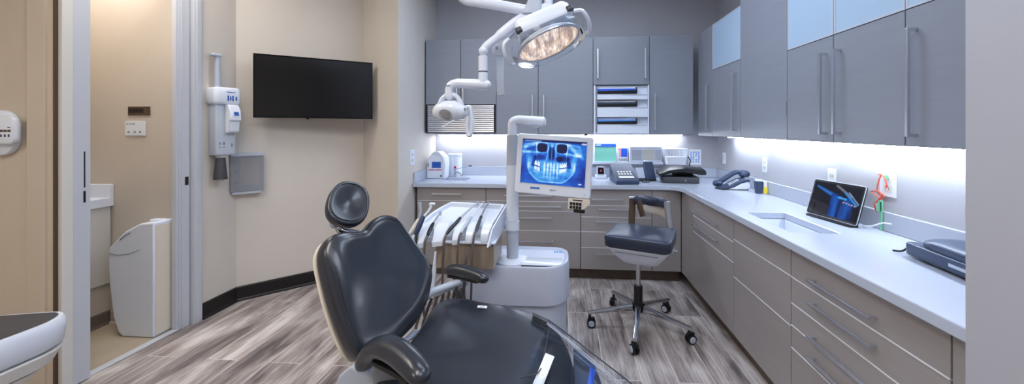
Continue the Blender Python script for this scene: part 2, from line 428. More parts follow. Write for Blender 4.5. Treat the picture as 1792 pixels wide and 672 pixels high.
# black wall base in the room, tan base in the washroom
def base(name, a, b, h=0.118, t=0.014, m='black_base'):
    a, b = Vector((*a, 0)), Vector((*b, 0)); dd = (b - a).normalized(); n = Vector((dd.y, -dd.x, 0))
    struct(MB().prism(
                [a + n * 0.0005, a + n * (t + 0.012), a + n * (t + 0.010) + Vector((0, 0, 0.010)), a + n * t + Vector((0, 0, 0.02)), a + n * t + Vector((0, 0, h - 0.006)), a + n * (t - 0.006) + Vector((0, 0, h)), a + n * 0.0005 + Vector((0, 0, h))], b - a).build(name, m, None, 0))
base('baseboard_left', (-2.72, 2.595), (-2.72, 2.905))
base('baseboard_angled', (-2.72, 2.9), (-2.0, 3.6))
base('baseboard_niche', (-2.0, 3.6), (-1.46, 3.2))
base('baseboard_return', (-1.46, 3.2), (-1.46, 3.56))
base('baseboard_washroom', (-3.345, 1.93), (-3.345, 2.5), 0.10, 0.008, 'tan_base')
base('baseboard_washroom_back', (-3.33, 2.5), (-2.85, 2.5), 0.095, 0.006, 'wall_wash')

# ------------------------------------------------------------------ ceiling lights (the room's lamps)
def ceiling_light(x, y, w, l, label, m='panel', g='ceiling light panels'):
    t = thing('ceiling_light', (x, y, HT - 0.02), label, 'light', g)
    MB().box((x - w / 2 - .03, y - l / 2 - .03, HT - .018), (x - w / 2, y + l / 2 + .03, HT - .001)).box((x + w / 2, y - l / 2 - .03, HT - .018), (x + w / 2 + .03, y + l / 2 + .03, HT - .001)) \
        .box((x - w / 2, y - l / 2 - .03, HT - .018), (x + w / 2, y - l / 2, HT - .001)).box((x - w / 2, y + l / 2, HT - .018), (x + w / 2, y + l / 2 + .03, HT - .001)).build('frame', 'white', t, 0)
    MB().box((x - w / 2, y - l / 2, HT - .012), (x + w / 2, y + l / 2, HT - .002)).build('diffuser', m, t, 0)
ceiling_light(-2.4, 2.0, 0.45, 0.9, 'ceiling light panel in front of the television', 'panel_warm')
ceiling_light(-0.35, 2.75, 1.2, 0.6, 'ceiling light panel above the delivery unit')
ceiling_light(0.55, 2.2, 0.6, 1.2, 'ceiling light panel above the stool')
ceiling_light(-0.9, 0.5, 0.6, 1.2, 'ceiling light panel above the foot of the dental chair', 'panel_warm')
ceiling_light(0.35, 0.2, 0.6, 1.2, 'ceiling light panel near the grey end wall')
ceiling_light(-2.6, -0.6, 0.6, 1.2, 'ceiling light panel over the near left corner', 'panel_warm')
ceiling_light(-3.25, 2.2, 0.25, 0.3, 'small warm ceiling light in the washroom', 'bathpanel')

# ------------------------------------------------------------------ cabinets
def FB(plane):  return lambda u, n, z: (u, plane - n, z)          # back run: u = x, outward = -y
def FR(plane):  return lambda u, n, z: (plane - n, u, z)          # right run: u = y, outward = -x
G = 0.002
def handle_h(fr, ua, ub, z, par, t=0.0):
    m = MB().box(fr(ua, t + .026, z - .005), fr(ub, t + .036, z + .005))
    for q in (ua + .012, ub - .012): m.box(fr(q - .005, t, z - .0045), fr(q + .005, t + .027, z + .0045))
    return m.build('handle', 'steel', par, 0, 0.0012)
def handle_v(fr, u, za, zb, par, t=0.0, w=.006):
    m = MB().box(fr(u - w, t + .028, za), fr(u + w, t + .040, zb))
    for q in (za + .006, zb - .006): m.box(fr(u - w * .9, t, q - .006), fr(u + w * .9, t + .029, q + .006))
    return m.build('handle', 'steel', par, 0, 0.0012)
TH = 0.02
def cabinet(name, label, cat, fr, u0, u1, z0, z1, depth, lam, fronts, group=None, open_top=False, toe=True):
    c = fr((u0 + u1) / 2, -depth / 2, 0 if toe else z0)
    t = thing(name, c, label, cat, group)
    m = MB(); n1, n0 = -TH - .001, -depth; w = .016
    m.box(fr(u0 + .001, n0, z0), fr(u0 + w, n1, z1)); m.box(fr(u1 - w, n0, z0), fr(u1 - .001, n1, z1))
    m.box(fr(u0 + w, n0, z0), fr(u1 - w, n0 + .008, z1)); m.box(fr(u0 + w, n0 + .008, z0), fr(u1 - w, n1, z0 + w))
    if open_top: m.box(fr(u0 + w, n1 - .02, z1 - .1), fr(u1 - w, n1, z1))
    else: m.box(fr(u0 + w, n0 + .008, z1 - w), fr(u1 - w, n1, z1))
    m.build('body', 'carcass' if toe else lam, t, 0)
    if toe: MB().box(fr(u0 + .0005, -.075, 0.001), fr(u1 - .0005, -.057, z0 - .001)).build('toe_kick', 'toe', t, 0)
    for f in fronts:
        kind, a, b, za, zb = f[:5]
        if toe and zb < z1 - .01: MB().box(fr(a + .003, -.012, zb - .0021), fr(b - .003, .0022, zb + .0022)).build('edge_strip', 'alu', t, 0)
        fm = f[5] if len(f) > 5 and isinstance(f[5], str) else lam
        p = MB().box(fr(a + G * 1.4, -TH, za + G), fr(b - G * 1.4, 0, zb - G)).build(kind, fm, t, 0, 0.0016)
        for h in f[6:]:
            if h[0] == 'h': handle_h(fr, h[1], h[2], h[3], p)
            elif h[0] == 'v': handle_v(fr, h[1], h[2], h[3], p)
            elif h[0] == 'hinge':
                MB().box(fr(h[1] - .004, 0, h[2]), fr(h[1] + .004, .004, h[3])).build('hinge', 'steel', p, 0)
    return t
b = FB(3.55)
Z0, ZT = 0.105, 0.868
T = 'taupe'
cabinet('base_cabinet', 'taupe base cabinet at the left end of the back counter below the small sink', 'cabinet', b, -1.43, -.742, Z0, ZT, .60, T,
        [('drawer', -1.43, -.742, .735, ZT, T, ('h', -1.27, -.975, .805)), ('door', -1.43, -1.086, Z0, .735, T), ('door', -1.086, -.742, Z0, .735, T)], open_top=True)
cabinet('base_cabinet', 'wide taupe drawer cabinet behind the delivery unit and the monitor', 'cabinet', b, -.742, .168, Z0, ZT, .60, T,
        [('drawer', -.742, .168, .742, ZT, T, ('h', -.56, -.10, .80)), ('drawer', -.742, .168, .650, .742, T, ('h', -.50, -.02, .697)),
         ('drawer', -.742, .168, .462, .650, T, ('h', -.53, -.095, .588)), ('drawer', -.742, .168, Z0, .462, T, ('h', -.53, -.090, .365))])
cabinet('base_cabinet', 'taupe cabinet of five drawers directly behind the stool', 'cabinet', b, .168, .832, Z0, ZT, .60, T,
        [('drawer', .168, .832, .712, ZT, T, ('h', .27, .565, .772)), ('drawer', .168, .832, .602, .712, T, ('h', .335, .68, .680)),
         ('drawer', .168, .832, .462, .602, T, ('h', .31, .68, .565)), ('drawer', .168, .832, .312, .462, T), ('drawer', .168, .832, Z0, .312, T, ('h', .315, .66, .262))])
cabinet('base_cabinet', 'narrow taupe filler cabinet in the inner corner right of the drawer stack', 'cabinet', b, .832, 1.098, Z0, ZT, .60, T, [('panel', .832, 1.098, Z0, ZT, T)])
r = FR(1.10)
cabinet('base_cabinet', 'narrow taupe corner panel cabinet at the far end of the right run', 'cabinet', r, 3.24, 3.55, Z0, ZT, .55, T, [('panel', 3.24, 3.55, Z0, ZT, T)])
cabinet('base_cabinet', 'taupe cabinet with two drawers over one door in the right run', 'cabinet', r, 2.49, 3.24, Z0, ZT, .55, T,
        [('drawer', 2.49, 3.24, .706, ZT, T, ('h', 2.72, 3.16, .755)), ('drawer', 2.49, 3.24, .572, .706, T, ('h', 2.72, 3.16, .645)), ('door', 2.49, 3.24, Z0, .572, T)])
cabinet('base_cabinet', 'taupe sink cabinet with plain handleless panels in the right run', 'cabinet', r, 1.886, 2.49, Z0, ZT, .55, T,
        [('panel', 1.886, 2.49, .726, ZT, T), ('door', 1.886, 2.49, .485, .726, T), ('door', 1.886, 2.49, Z0, .485, T)], open_top=True)
cabinet('base_cabinet', 'wide taupe drawer cabinet with long steel handles nearest the grey end wall', 'cabinet', r, 1.142, 1.886, Z0, ZT, .55, T,
        [('drawer', 1.142, 1.886, .725, ZT, T, ('h', 1.385, 1.722, .775)), ('drawer', 1.142, 1.886, .600, .725, T, ('h', 1.385, 1.722, .676)),
         ('drawer', 1.142, 1.886, .494, .600, T, ('h', 1.385, 1.722, .527)), ('drawer', 1.142, 1.886, .386, .494, T, ('h', 1.385, 1.722, .436)), ('drawer', 1.142, 1.886, Z0, .386, T)])
cabinet('base_cabinet', 'sliver of a taupe cabinet cut off by the grey end wall', 'cabinet', r, 1.047, 1.142, Z0, ZT, .55, T, [('panel', 1.047, 1.142, Z0, ZT, T)])

# wall cabinets on the back wall
T_COOL = 'taupe_cool_lit'
b = FB(3.82); UB, UT = 1.385, 2.375
t = cabinet('wall_cabinet', 'grey wall cabinet with a slatted shutter under its two doors at the left end', 'cabinet', b, -1.445, -.690, UB, UT, .355, T_COOL,
        [('door', -1.445, -1.068, 1.69, UT, T_COOL, ('v', -1.10, 1.70, 1.86)), ('door', -1.068, -.690, 1.69, UT, T_COOL, ('v', -1.035, 1.70, 1.86))], toe=False)
m = MB()
for k in range(14):
    z = 1.402 + k * .0204
    m.prism([(-1.425, 3.818, z), (-1.425, 3.822, z + .0165), (-1.425, 3.832, z + .0175), (-1.425, 3.830, z - .002)], (.71, 0, 0))
m.build('slatted_shutter', 'steel', t, 0, 0.002)
MB().box((-1.426, 3.836, 1.395), (-.714, 3.839, 1.685)).build('shutter_backing', 'black', t, 0)
MB().box((-.712, 3.815, 1.395), (-.700, 3.84, 1.685)).box((-1.44, 3.815, 1.395), (-1.428, 3.84, 1.685)).build('shutter_track', 'black', t, 0)
cabinet('wall_cabinet', 'tall grey two door wall cabinet behind the large lamp', 'cabinet', b, -.690, .308, UB, UT, .355, T_COOL,
        [('door', -.690, -.253, UB, UT, T_COOL, ('v', -.312, 1.555, 1.785)), ('door', -.253, .308, UB, UT, T_COOL, ('v', -.195, 1.555, 1.785))], toe=False)
cabinet('wall_cabinet', 'short grey wall cabinet above the document trays', 'cabinet', b, .308, .868, 1.885, UT, .355, T_COOL,
        [('door', .308, .868, 1.885, UT, T_COOL, ('v', .352, 1.945, 2.245), ('v', .822, 1.945, 2.245))], toe=False)
cabinet('wall_cabinet', 'grey wall cabinet in the corner right of the document trays', 'cabinet', b, .868, 1.30, UB, UT, .355, T_COOL,
        [('door', .868, 1.30, UB, UT, T_COOL, ('v', .917, 1.425, 1.785))], toe=False)
# wall cabinets on the right wall
r = FR(1.34); RB = 1.37; FZ = 1.965; FZ2 = 1.905
cabinet('wall_cabinet', 'narrow grey full height wall cabinet in the far right corner', 'cabinet', r, 3.455, 3.80, RB, UT, .335, T_COOL,
        [('door', 3.455, 3.80, RB, UT, T_COOL, ('v', 3.51, 1.425, 1.845))], toe=False)
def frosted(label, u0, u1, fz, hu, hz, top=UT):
    t = cabinet('wall_cabinet', label, 'cabinet', r, u0, u1, RB, top, .335, T_COOL, [('door', u0, u1, RB, fz, T_COOL, ('v', hu, hz[0], hz[1]))], toe=False)
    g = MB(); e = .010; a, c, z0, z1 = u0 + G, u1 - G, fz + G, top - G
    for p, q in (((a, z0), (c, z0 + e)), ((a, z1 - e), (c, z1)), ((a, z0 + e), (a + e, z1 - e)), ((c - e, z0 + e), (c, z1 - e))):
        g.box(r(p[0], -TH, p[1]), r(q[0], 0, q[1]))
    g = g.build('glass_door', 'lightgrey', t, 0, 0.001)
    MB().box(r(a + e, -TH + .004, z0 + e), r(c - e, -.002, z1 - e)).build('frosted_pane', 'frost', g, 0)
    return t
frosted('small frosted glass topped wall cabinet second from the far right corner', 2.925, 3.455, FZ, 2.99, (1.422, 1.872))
cabinet('wall_cabinet', 'plain grey full height wall cabinet without a handle between the frosted ones', 'cabinet', r, 2.335, 2.925, RB, UT + .16, .335, T_COOL,
        [('door', 2.335, 2.925, RB, UT + .16, T_COOL, ('hinge', 2.345, 1.52, 1.60))], toe=False)
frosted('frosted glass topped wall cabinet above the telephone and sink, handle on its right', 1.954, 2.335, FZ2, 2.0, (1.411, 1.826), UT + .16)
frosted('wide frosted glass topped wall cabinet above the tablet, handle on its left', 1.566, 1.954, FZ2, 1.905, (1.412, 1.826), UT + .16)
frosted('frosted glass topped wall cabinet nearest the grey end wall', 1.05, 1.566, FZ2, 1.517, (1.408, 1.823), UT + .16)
# led strips under the wall cabinets
def led(lo, hi, label, m='led'):
    t = thing('led_strip', [(p + q) / 2 for p, q in zip(lo, hi)], label, 'light', 'led strips under the wall cabinets')
    MB().box(lo, hi).build('housing', 'white', t, 0)
    MB().box((lo[0] + .004, lo[1] + .004, lo[2] - .003), (hi[0] - .004, hi[1] - .004, lo[2])).build('diffuser', m, t, 0)
led((-1.40, 4.10, UB - .014), (-.30, 4.13, UB - .001), 'led strip under the left back wall cabinets', 'led_back')
led((-.25, 4.10, UB - .014), (.30, 4.13, UB - .001), 'led strip under the back wall cabinet behind the monitor', 'led_back')
led((.34, 4.10, UB - .014), (.84, 4.13, UB - .001), 'led strip under the document rack', 'led_back')
led((.88, 4.10, UB - .014), (1.28, 4.13, UB - .001), 'led strip under the corner back wall cabinet', 'led_back')
led((1.60, 3.16, RB - .014), (1.63, 3.76, RB - .001), 'led strip in the far right corner under the narrow cabinets')
led((1.60, 2.40, RB - .014), (1.63, 3.10, RB - .001), 'led strip above the telephone')
led((1.60, 1.08, RB - .014), (1.63, 2.36, RB - .001), 'led strip above the tablet')

# ------------------------------------------------------------------ worktop (one L with two sink cut-outs)
CT, CBm = .91, .87
xs = [-1.458, -1.25, -.99, 1.065, 1.165, 1.395, 1.678]
ys = [1.047, 1.99, 2.46, 3.515, 3.72, 3.96, 4.178]
bm = MB()
def cell(i, j):
    x, y = (xs[i] + xs[i + 1]) / 2, (ys[j] + ys[j + 1]) / 2
    inside = (y > 3.515) or (x > 1.065)
    if -1.25 < x < -.99 and 3.72 < y < 3.96: inside = False
    if 1.165 < x < 1.395 and 1.99 < y < 2.46: inside = False
    return inside
vt = {}
def V(i, j, z):
    k = (i, j, z)
    if k not in vt: vt[k] = bm.bm.verts.new((xs[i], ys[j], z))
    return vt[k]
nx, ny = len(xs) - 1, len(ys) - 1
for i in range(nx):
    for j in range(ny):
        if not cell(i, j): continue
        bm.bm.faces.new((V(i, j, CT), V(i + 1, j, CT), V(i + 1, j + 1, CT), V(i, j + 1, CT)))
        bm.bm.faces.new((V(i, j + 1, CBm), V(i + 1, j + 1, CBm), V(i + 1, j, CBm), V(i, j, CBm)))
        for di, dj, p, q in ((-1, 0, (i, j), (i, j + 1)), (1, 0, (i + 1, j), (i + 1, j + 1)), (0, -1, (i, j), (i + 1, j)), (0, 1, (i, j + 1), (i + 1, j + 1))):
            a, c = i + di, j + dj
            if not (0 <= a < nx and 0 <= c < ny and cell(a, c)):
                bm.bm.faces.new((V(*p, CBm), V(*q, CBm), V(*q, CT), V(*p, CT)))
bm.prism([(1.066, 3.514, CBm), (.985, 3.5145, CBm), (1.03, 3.49, CBm), (1.055, 3.45, CBm), (1.0655, 3.40, CBm)], (0, 0, CT - CBm))
wt = tag(bm.build('worktop', 'counter', None, 0, 0.004), 'white quartz L shaped worktop over the taupe base cabinets', 'worktop')
tag(MB().box((-1.44, 4.156, CT + .001), (1.678, 4.178, CT + .10)).build('backsplash', 'counter', None, 0, 0.003), 'low white upstand along the back wall behind the counter', 'backsplash')
tag(MB().box((1.656, 1.047, CT + .001), (1.678, 4.154, CT + .10)).build('backsplash', 'counter', None, 0, 0.003), 'low white upstand along the right wall behind the tablet and telephone', 'backsplash')
tag(MB().box((-1.458, 3.53, CT + .001), (-1.441, 4.154, CT + .10)).build('backsplash', 'counter', None, 0, 0.003), 'short white upstand at the left end of the back counter', 'backsplash')
def sink(x0, x1, y0, y1, label, deep=.15):
    w = .012; z0, z1 = CBm - deep, CBm - .002
    t = thing('sink', ((x0 + x1) / 2, (y0 + y1) / 2, z0), label, 'sink')
    MB().box((x0 - w, y0 - w, z0), (x1 + w, y1 + w, z0 + w)).box((x0 - w, y0 - w, z0 + w), (x0, y1 + w, z1)).box((x1, y0 - w, z0 + w), (x1 + w, y1 + w, z1)) \
        .box((x0, y0 - w, z0 + w), (x1, y0, z1)).box((x0, y1, z0 + w), (x1, y1 + w, z1)).build('basin', 'white_gloss', t, 0, 0.004)
    c = ((x0 + x1) / 2, (y0 + y1) / 2)
    MB().lathe([(.034, 0), (.034, .003), (.02, .004), (.014, .001)], (c[0], c[1], z0 + w + .0005)).build('drain', 'steel', t)
sink(-1.25, -.99, 3.72, 3.96, 'small white undermount sink in the left end of the back counter')
sink(1.165, 1.395, 1.99, 2.46, 'long white undermount sink in the right counter before the tablet')

# ------------------------------------------------------------------ things on the walls
# television on its arm, in front of the angled wall
tvl, tvr = Vector((-2.536, 2.864, 1.795)), Vector((-1.793, 3.382, 1.795))
tx = (tvr - tvl).normalized(); tz = Vector((0, 0, 1)); tn = tx.cross(tz)          # tn faces the room
tc = (tvl + tvr) / 2; W_, H_ = (tvr - tvl).length, .53
t = thing('television', tc, 'wide black flat television on the beige angled wall, switched off', 'television')
MB().obox(tc - tn * .020, (W_, H_, .036), tx, tz, tn).obox(tc - tn * .05, (W_ * .6, H_ * .55, .03), tx, tz, tn).build('housing', 'black', t, 0, 0.004)
m = MB(); e = .011
m.obox(tc + tz * (H_ / 2 - e / 2) + tn * .002, (W_, e, .008), tx, tz, tn).obox(tc - tz * (H_ / 2 - .009) + tn * .002, (W_, .018, .008), tx, tz, tn)
m.obox(tc + tx * (W_ / 2 - e / 2) + tn * .002, (e, H_ - .03, .008), tx, tz, tn).obox(tc - tx * (W_ / 2 - e / 2) + tn * .002, (e, H_ - .03, .008), tx, tz, tn)
m.build('bezel', 'black_gloss', t, 0, 0.001)
MB().obox(tc + tn * .0005 + tz * .003, (W_ - .02, H_ - .03, .003), tx, tz, tn).build('screen', 'tv_screen', t, 0)
MB().obox(tc - tz * (H_ / 2 + .004) - tx * .07, (.02, .012, .008), tx, tz, tn).build('sensor', 'black_gloss', t, 0)
wn = Vector((.697, -.717, 0))
mid = Vector((-2.36, 3.25, 1.795))
MB().obox(mid + wn * .012, (.22, .22, .02), Vector((.717, .697, 0)), tz, wn).tube([mid + wn * .02, tc - tn * .06], .025).build('wall_arm', 'black', t)

# x-ray like wall unit with tube, white head, grey back box, pod and dark cone
t = thing('wall_dispenser', (-2.72, 2.70, 1.03), 'white and grey wall unit with a tall tube and dark cone near the television', 'dispenser')
ux, un = Vector((0.30, 0.95, 0)).normalized(), Vector((0.95, -0.30, 0)).normalized()
c0 = Vector((-2.648, 2.705, 0))
def U(a, n, z): return c0 + ux * a + un * n + Vector((0, 0, z))
MB().box((-2.7195, 2.66, 1.26), (-2.70, 2.76, 1.74)).build('wall_plate', 'lightgrey', t, 0, 0.003)
MB().rbox(U(.005, .0, 1.625), .185, .14, .135, .03, ux, un, er=.022).build('head', 'white_gloss', t, 45)
m = MB().cyl(U(-.03, -.01, 1.75), U(-.03, -.01, 2.0), .019).cyl(U(-.03, -.01, 1.80), U(-.03, -.01, 1.808), .0215)
m.build('tube', 'lightgrey', t)
MB().rbox(U(-.04, -.01, 1.997), .075, .05, .022, .01, ux, un, er=.004).build('tube_cap', 'lightgrey', t)
MB().rbox(U(.0, -.012, 1.235), .135, .10, .395, .008, ux, un, er=.004).build('back_box', 'lightgrey', t)
MB().obox(U(.0, .0385, 1.30), (.118, .001, .10), ux, un).build('printed_panel', 'lightgrey', t, 0)
m = MB()
for a, z, w, h in ((-.04, 1.325, .010, .02), (-.012, 1.325, .014, .024), (-.012, 1.295, .014, .008), (-.04, 1.295, .01, .01), (.042, 1.31, .010, .03)):
    m.obox(U(a, .0395, z), (w, .001, h), ux, un)
m.build('markings', 'midgrey', t, 0)
pr = [(.038, 1.63), (.075, 1.625), (.105, 1.58), (.112, 1.515), (.108, 1.50), (.095, 1.498), (.085, 1.42), (.07, 1.405), (.038, 1.405)]
MB().prism([U(-.005, n, z) for n, z in pr], ux * .075).build('pod', 'white', t, 30, 0.006)
MB().obox(U(.035, .1085, 1.555), (.034, .004, .03), ux, un + Vector((0, 0, .25)), Vector((0, 0, 1)) - un * .25).build('pod_window', 'blue_ink', t, 0, 0.002)
m = MB()
for a, h in ((.0, .042), (.016, .03), (.032, .042), (.056, .03)): m.obox(U(a, .0708, 1.675), (.010, .001, h), ux, un)
m.obox(U(.02, .0708, 1.722), (.06, .001, .005), ux, un); m.build('logo', 'blue_ink', t, 0)
MB().lathe([(.034, 0), (.034, .018), (.028, .02)], U(-.01, -.01, 1.215)).build('collar', 'offwhite', t)
MB().lathe([(.046, 0), (.043, .02), (.031, .165), (.028, .17)], U(-.01, -.01, 1.045)).build('cone', 'darkgrey', t)
MB().lathe([(.02, 0), (.034, .012)], U(-.005, -.01, 1.032)).build('cone_tip', 'offwhite', t)

# smoky tray holder on the angled wall
q0 = Vector((-2.668, 2.951, 0)); qx = Vector((.717, .697, 0))
def Q(a, n, z): return q0 + qx * a + wn * n + Vector((0, 0, z))
t = thing('tray_holder', Q(0, 0, .91), 'smoky grey clear plastic holder on the wall below the television', 'wall holder')
MB().obox(Q(0, .006, 1.075), (.215, .005, .325), qx, wn).build('back_plate', 'lightgrey', t, 0, 0.002)
m = MB().obox(Q(0, .058, 1.065), (.22, .004, .30), qx, wn).obox(Q(-.108, .033, 1.065), (.004, .05, .30), qx, wn).obox(Q(.108, .033, 1.065), (.004, .05, .30), qx, wn).obox(Q(0, .033, .917), (.22, .05, .004), qx, wn)
m.build('clear_cover', 'smoke', t, 0, 0.001)
MB().obox(Q(0, .034, 1.222), (.222, .056, .024), qx, wn).build('top_cap', 'lightgrey', t, 0, 0.004)
MB().rbox(Q(0, .036, .898), .20, .058, .016, .02, qx, wn).build('drip_tray', 'lightgrey', t)
MB().obox(Q(.02, .012, 1.08), (.13, .004, .23), qx, wn).build('insert_card', 'cream', t, 0)
m = MB()
for k in range(2): m.cyl(Q(-.075, .056, 1.0 + .08 * k), Q(-.075, .064, 1.0 + .08 * k), .008)
m.build('screws', 'midgrey', t)

# white control device on the near left wall
t = thing('wall_console', (-3.05, 1.82, 1.29), 'white rounded console with a row of dark buttons on the near left wall', 'console')
MB().rbox((-3.06, 1.8195, 1.417), .20, .247, .03, .095, (1, 0, 0), (0, 0, 1), (0, -1, 0), er=.008, n=8).build('back_shell', 'white', t)
MB().rbox((-3.055, 1.789, 1.432), .272, .150, .028, .035, (1, 0, 0), (0, 0, 1), (0, -1, 0), er=.008).build('front_panel', 'white_gloss', t)
m = MB(); m2 = MB()
for k in range(6):
    x = -3.075 + k * .0235
    m.obox((x + .012, 1.7605, 1.428), (.018, .002, .012))
    m2.obox((x + .01, 1.7605, 1.402), (.008, .002, .014))
m.obox((-2.947, 1.7605, 1.446), (.014, .002, .005))
m.build('buttons', 'bronze', t, 0); m2.build('symbols', 'ink', t, 0)

# ------------------------------------------------------------------ washroom behind the sliding door
t = thing('towel_dispenser', (-3.10, 2.5, 1.53), 'dark bronze recessed towel slot on the washroom wall above the switch plate', 'dispenser')
MB().box((-3.19, 2.493, 1.538), (-3.015, 2.4995, 1.602)).build('surround', 'bronze', t, 0, 0.002)
MB().box((-3.18, 2.491, 1.556), (-3.065, 2.494, 1.588)).build('slot', 'dark_recess', t, 0)
t = thing('switch_plate', (-3.13, 2.5, 1.385), 'white wall plate with rows of small marks below the dark towel slot', 'wall plate')
MB().box((-3.21, 2.492, 1.388), (-3.05, 2.4995, 1.494)).build('plate', 'white', t, 0, 0.002)
m = MB()
for x in (-3.19, -3.17, -3.15, -3.135): m.box((x - .005, 2.491, 1.470), (x + .005, 2.4925, 1.478))
for x in (-3.18, -3.13, -3.088): m.box((x - .007, 2.490, 1.408), (x + .007, 2.4925, 1.420))
m.build('switches', 'midgrey', t, 0)
t = thing('vanity', (-3.5, 2.2, .30), 'white wall hung washroom vanity with a thin white top, left of the waste bin', 'vanity')
MB().box((-3.88, 1.925, .302), (-3.328, 2.496, .870)).build('cabinet', 'offwhite', t, 0, 0.006)
MB().box((-3.88, 1.925, .871), (-3.305, 2.498, .935)).build('top', 'white', t, 0, 0.004)
MB().box((-3.88, 2.475, .936), (-3.305, 2.498, 1.03)).build('upstand', 'white', t, 0, 0.003)
t = thing('waste_bin', (-2.96, 2.41, 0.005), 'tall cream waste bin with a slanted top inside the washroom', 'bin')
out = [(-3.03, 0), (-2.796, 0), (-2.794, .36), (-2.794, .79), (-2.90, .78), (-3.01, .725), (-3.13, .61), (-3.136, .52), (-3.128, .36), (-3.10, .14), (-3.062, .03)]
MB().prism([(x, 2.335, .005 + z) for x, z in out], (0, .15, 0)).build('shell', 'white', t, 20, 0.010, 3)
MB().prism([(x, 2.332, z) for x, z in ((-3.128, .575), (-3.06, .565), (-2.98, .575), (-2.90, .605), (-2.90, .608), (-2.98, .579), (-3.06, .569), (-3.128, .579))], (0, .004, 0)).build('lid_seam', 'midgrey', t, 0)
MB().tube([(-3.045, 2.333, .672), (-3.0, 2.333, .708), (-2.965, 2.333, .724)], .0035, 6).build('lid_notch', 'midgrey', t)
MB().box((-2.7935, 2.348, .02), (-2.791, 2.475, .77)).build('side_panel', 'cream', t, 0)
MB().rbox((-2.86, 2.42, .788), .09, .05, .012, .015, er=.004).build('lid_button', 'white', t)

# grey bowl of a spittoon unit standing by the near door frame
t = thing('spittoon_unit', (-2.378, 1.19, 0), 'white spittoon unit with a dark grey bowl in the near left corner', 'spittoon')
C_ = Vector((-2.378, 1.19, -.092))
def shell(z0, z1, w0, w1, d0, d1, name, m, lift=.05, par=t):
    rings = []
    for k in range(7):
        f = k / 6; w = w0 + (w1 - w0) * f; dd = d0 + (d1 - d0) * f
        rings.append([C_ + Vector((p, q, z0 + (z1 - z0) * f + lift * (p + .3) * .6 * (f if z0 > .6 else 1))) for p, q in rr(w, dd, .14, 7)])
    return MB().loft(rings).build(name, m, par, 50, 0.006)
MB().rbox((C_.x, C_.y, .001), .46, .38, .408, .10, er=.01).build('pedestal', 'cream', t, 45)
shell(.49, .545, .50, .58, .40, .46, 'lower_shell', 'offwhite')
shell(.552, .61, .60, .64, .48, .52, 'middle_shell', 'offwhite')
rings = []
for s, h in ((.93, .618), (1.0, .635), (1.02, .66), (1.015, .685), (.99, .70), (.96, .70)):
    rings.append([C_ + Vector((p, q, h + .10 * (p + .2) * (0.2 if h < .64 else 1))) for p, q in rr(.64 * s, .52 * s, .14 * s, 8)])
MB().loft(rings).build('rim_shell', 'white', t, 60)
rings = []
for s, h in ((.955, .702), (.93, .7035), (.86, .69), (.78, .655), (.66, .635), (.4, .628), (.1, .626)):
    rings.append([C_ + Vector((p, q, h + .10 * (p + .2))) for p, q in rr(.64 * s, .52 * s, .14 * s, 8)])
MB().loft(rings).build('bowl', 'darkgrey', t, 60)

# ------------------------------------------------------------------ outlets
def outlet(c, x, n, label, w=.072, h=.118, kind='outlet', holes=True):
    c, x, n = Vector(c), Vector(x), Vector(n)
    t = thing(kind, c, label, 'outlet' if kind == 'outlet' else 'switch')
    MB().obox(c + n * .003, (w, .006, h), x, n).build('cover_plate', 'white', t, 0, 0.002)
    if holes:
        m = MB()
        for s in (-1, 1): m.obox(c + n * .0065 + Vector((0, 0, s * h * .19)), (w * .46, .002, h * .25), x, n)
        m.build('sockets', 'offwhite', t, 0, 0.001)
        m = MB()
        for s in (-1, 1):
            for q in (-1, 1): m.obox(c + n * .0076 + x * (q * w * .09) + Vector((0, 0, s * h * .19)), (.003, .001, h * .09), x, n)
        m.build('slots', 'darkgrey', t, 0)
    else:
        MB().obox(c + n * .007, (w * .42, .004, h * .55), x, n).build('rocker', 'white_gloss', t, 0, 0.002)
ry = (0, -1, 0); rn = (-1, 0, 0)
outlet((1.6795, 4.01, 1.13), ry, rn, 'white rocker switch on the right wall beside the back corner', kind='light_switch', holes=False)
outlet((1.6795, 3.23, 1.138), ry, rn, 'white outlet on the right wall above the dark pen pot', h=.125)
outlet((1.6795, 2.455, 1.115), ry, rn, 'white outlet half hidden behind the tablet', h=.15)
outlet((1.6795, 2.055, 1.155), ry, rn, 'large white outlet with a green plug, nearest the orange wire holder', .095, .135)
outlet((-1.4595, 3.50, 1.16), (0, 1, 0), (1, 0, 0), 'white outlet on the wall at the left end of the back counter', .11, .145)

# ------------------------------------------------------------------ things on the worktop
Z = CT + .0008
# steriliser
t = thing('sterilizer', (-1.40, 3.93, Z), 'white rounded countertop machine with a blue screen and red print in the left corner', 'machine')
x0, x1, yf, yb = -1.437, -1.275, 3.83, 3.985
pr = [(0, 0), (.165, 0), (.168, .13), (.165, .215), (.14, .265), (.10, .285), (.06, .27), (.02, .225), (.002, .15)]
MB().prism([(x0 + p * 1.05, yf, Z + q * 1.0) for p, q in pr], (0, yb - yf, 0)).build('housing', 'white', t, 25, 0.008, 3)
pr2 = [(.05, .262), (.09, .29), (.125, .29), (.185, .23), (.198, .15), (.19, .0), (.168, .0), (.168, .13), (.162, .215), (.138, .255), (.10, .27)]
MB().prism([(x0 + p * 1.05, yf - .012, Z + q) for p, q in pr2], (0, yb - yf - .01, 0)).build('hood', 'white_gloss', t, 25, 0.006, 3)
MB().box((x0 + .058, yf - .003, Z + .115), (x0 + .155, yf + .002, Z + .178)).build('screen', 'blue_ink', t, 0)
m = MB()
for k in range(5): m.box((x0 + .02 + k * .013, yf - .0025, Z + .088), (x0 + .03 + k * .013, yf + .001, Z + .099))
for k in range(6): m.box((x0 + .092 + k * .012, yf - .0025, Z + .088), (x0 + .101 + k * .012, yf + .001, Z + .099))
m.build('print', 'red', t, 0)
MB().box((x0 + .014, yf - .0035, Z + .122), (x0 + .022, yf + .001, Z + .165)).build('vent', 'darkgrey', t, 0)
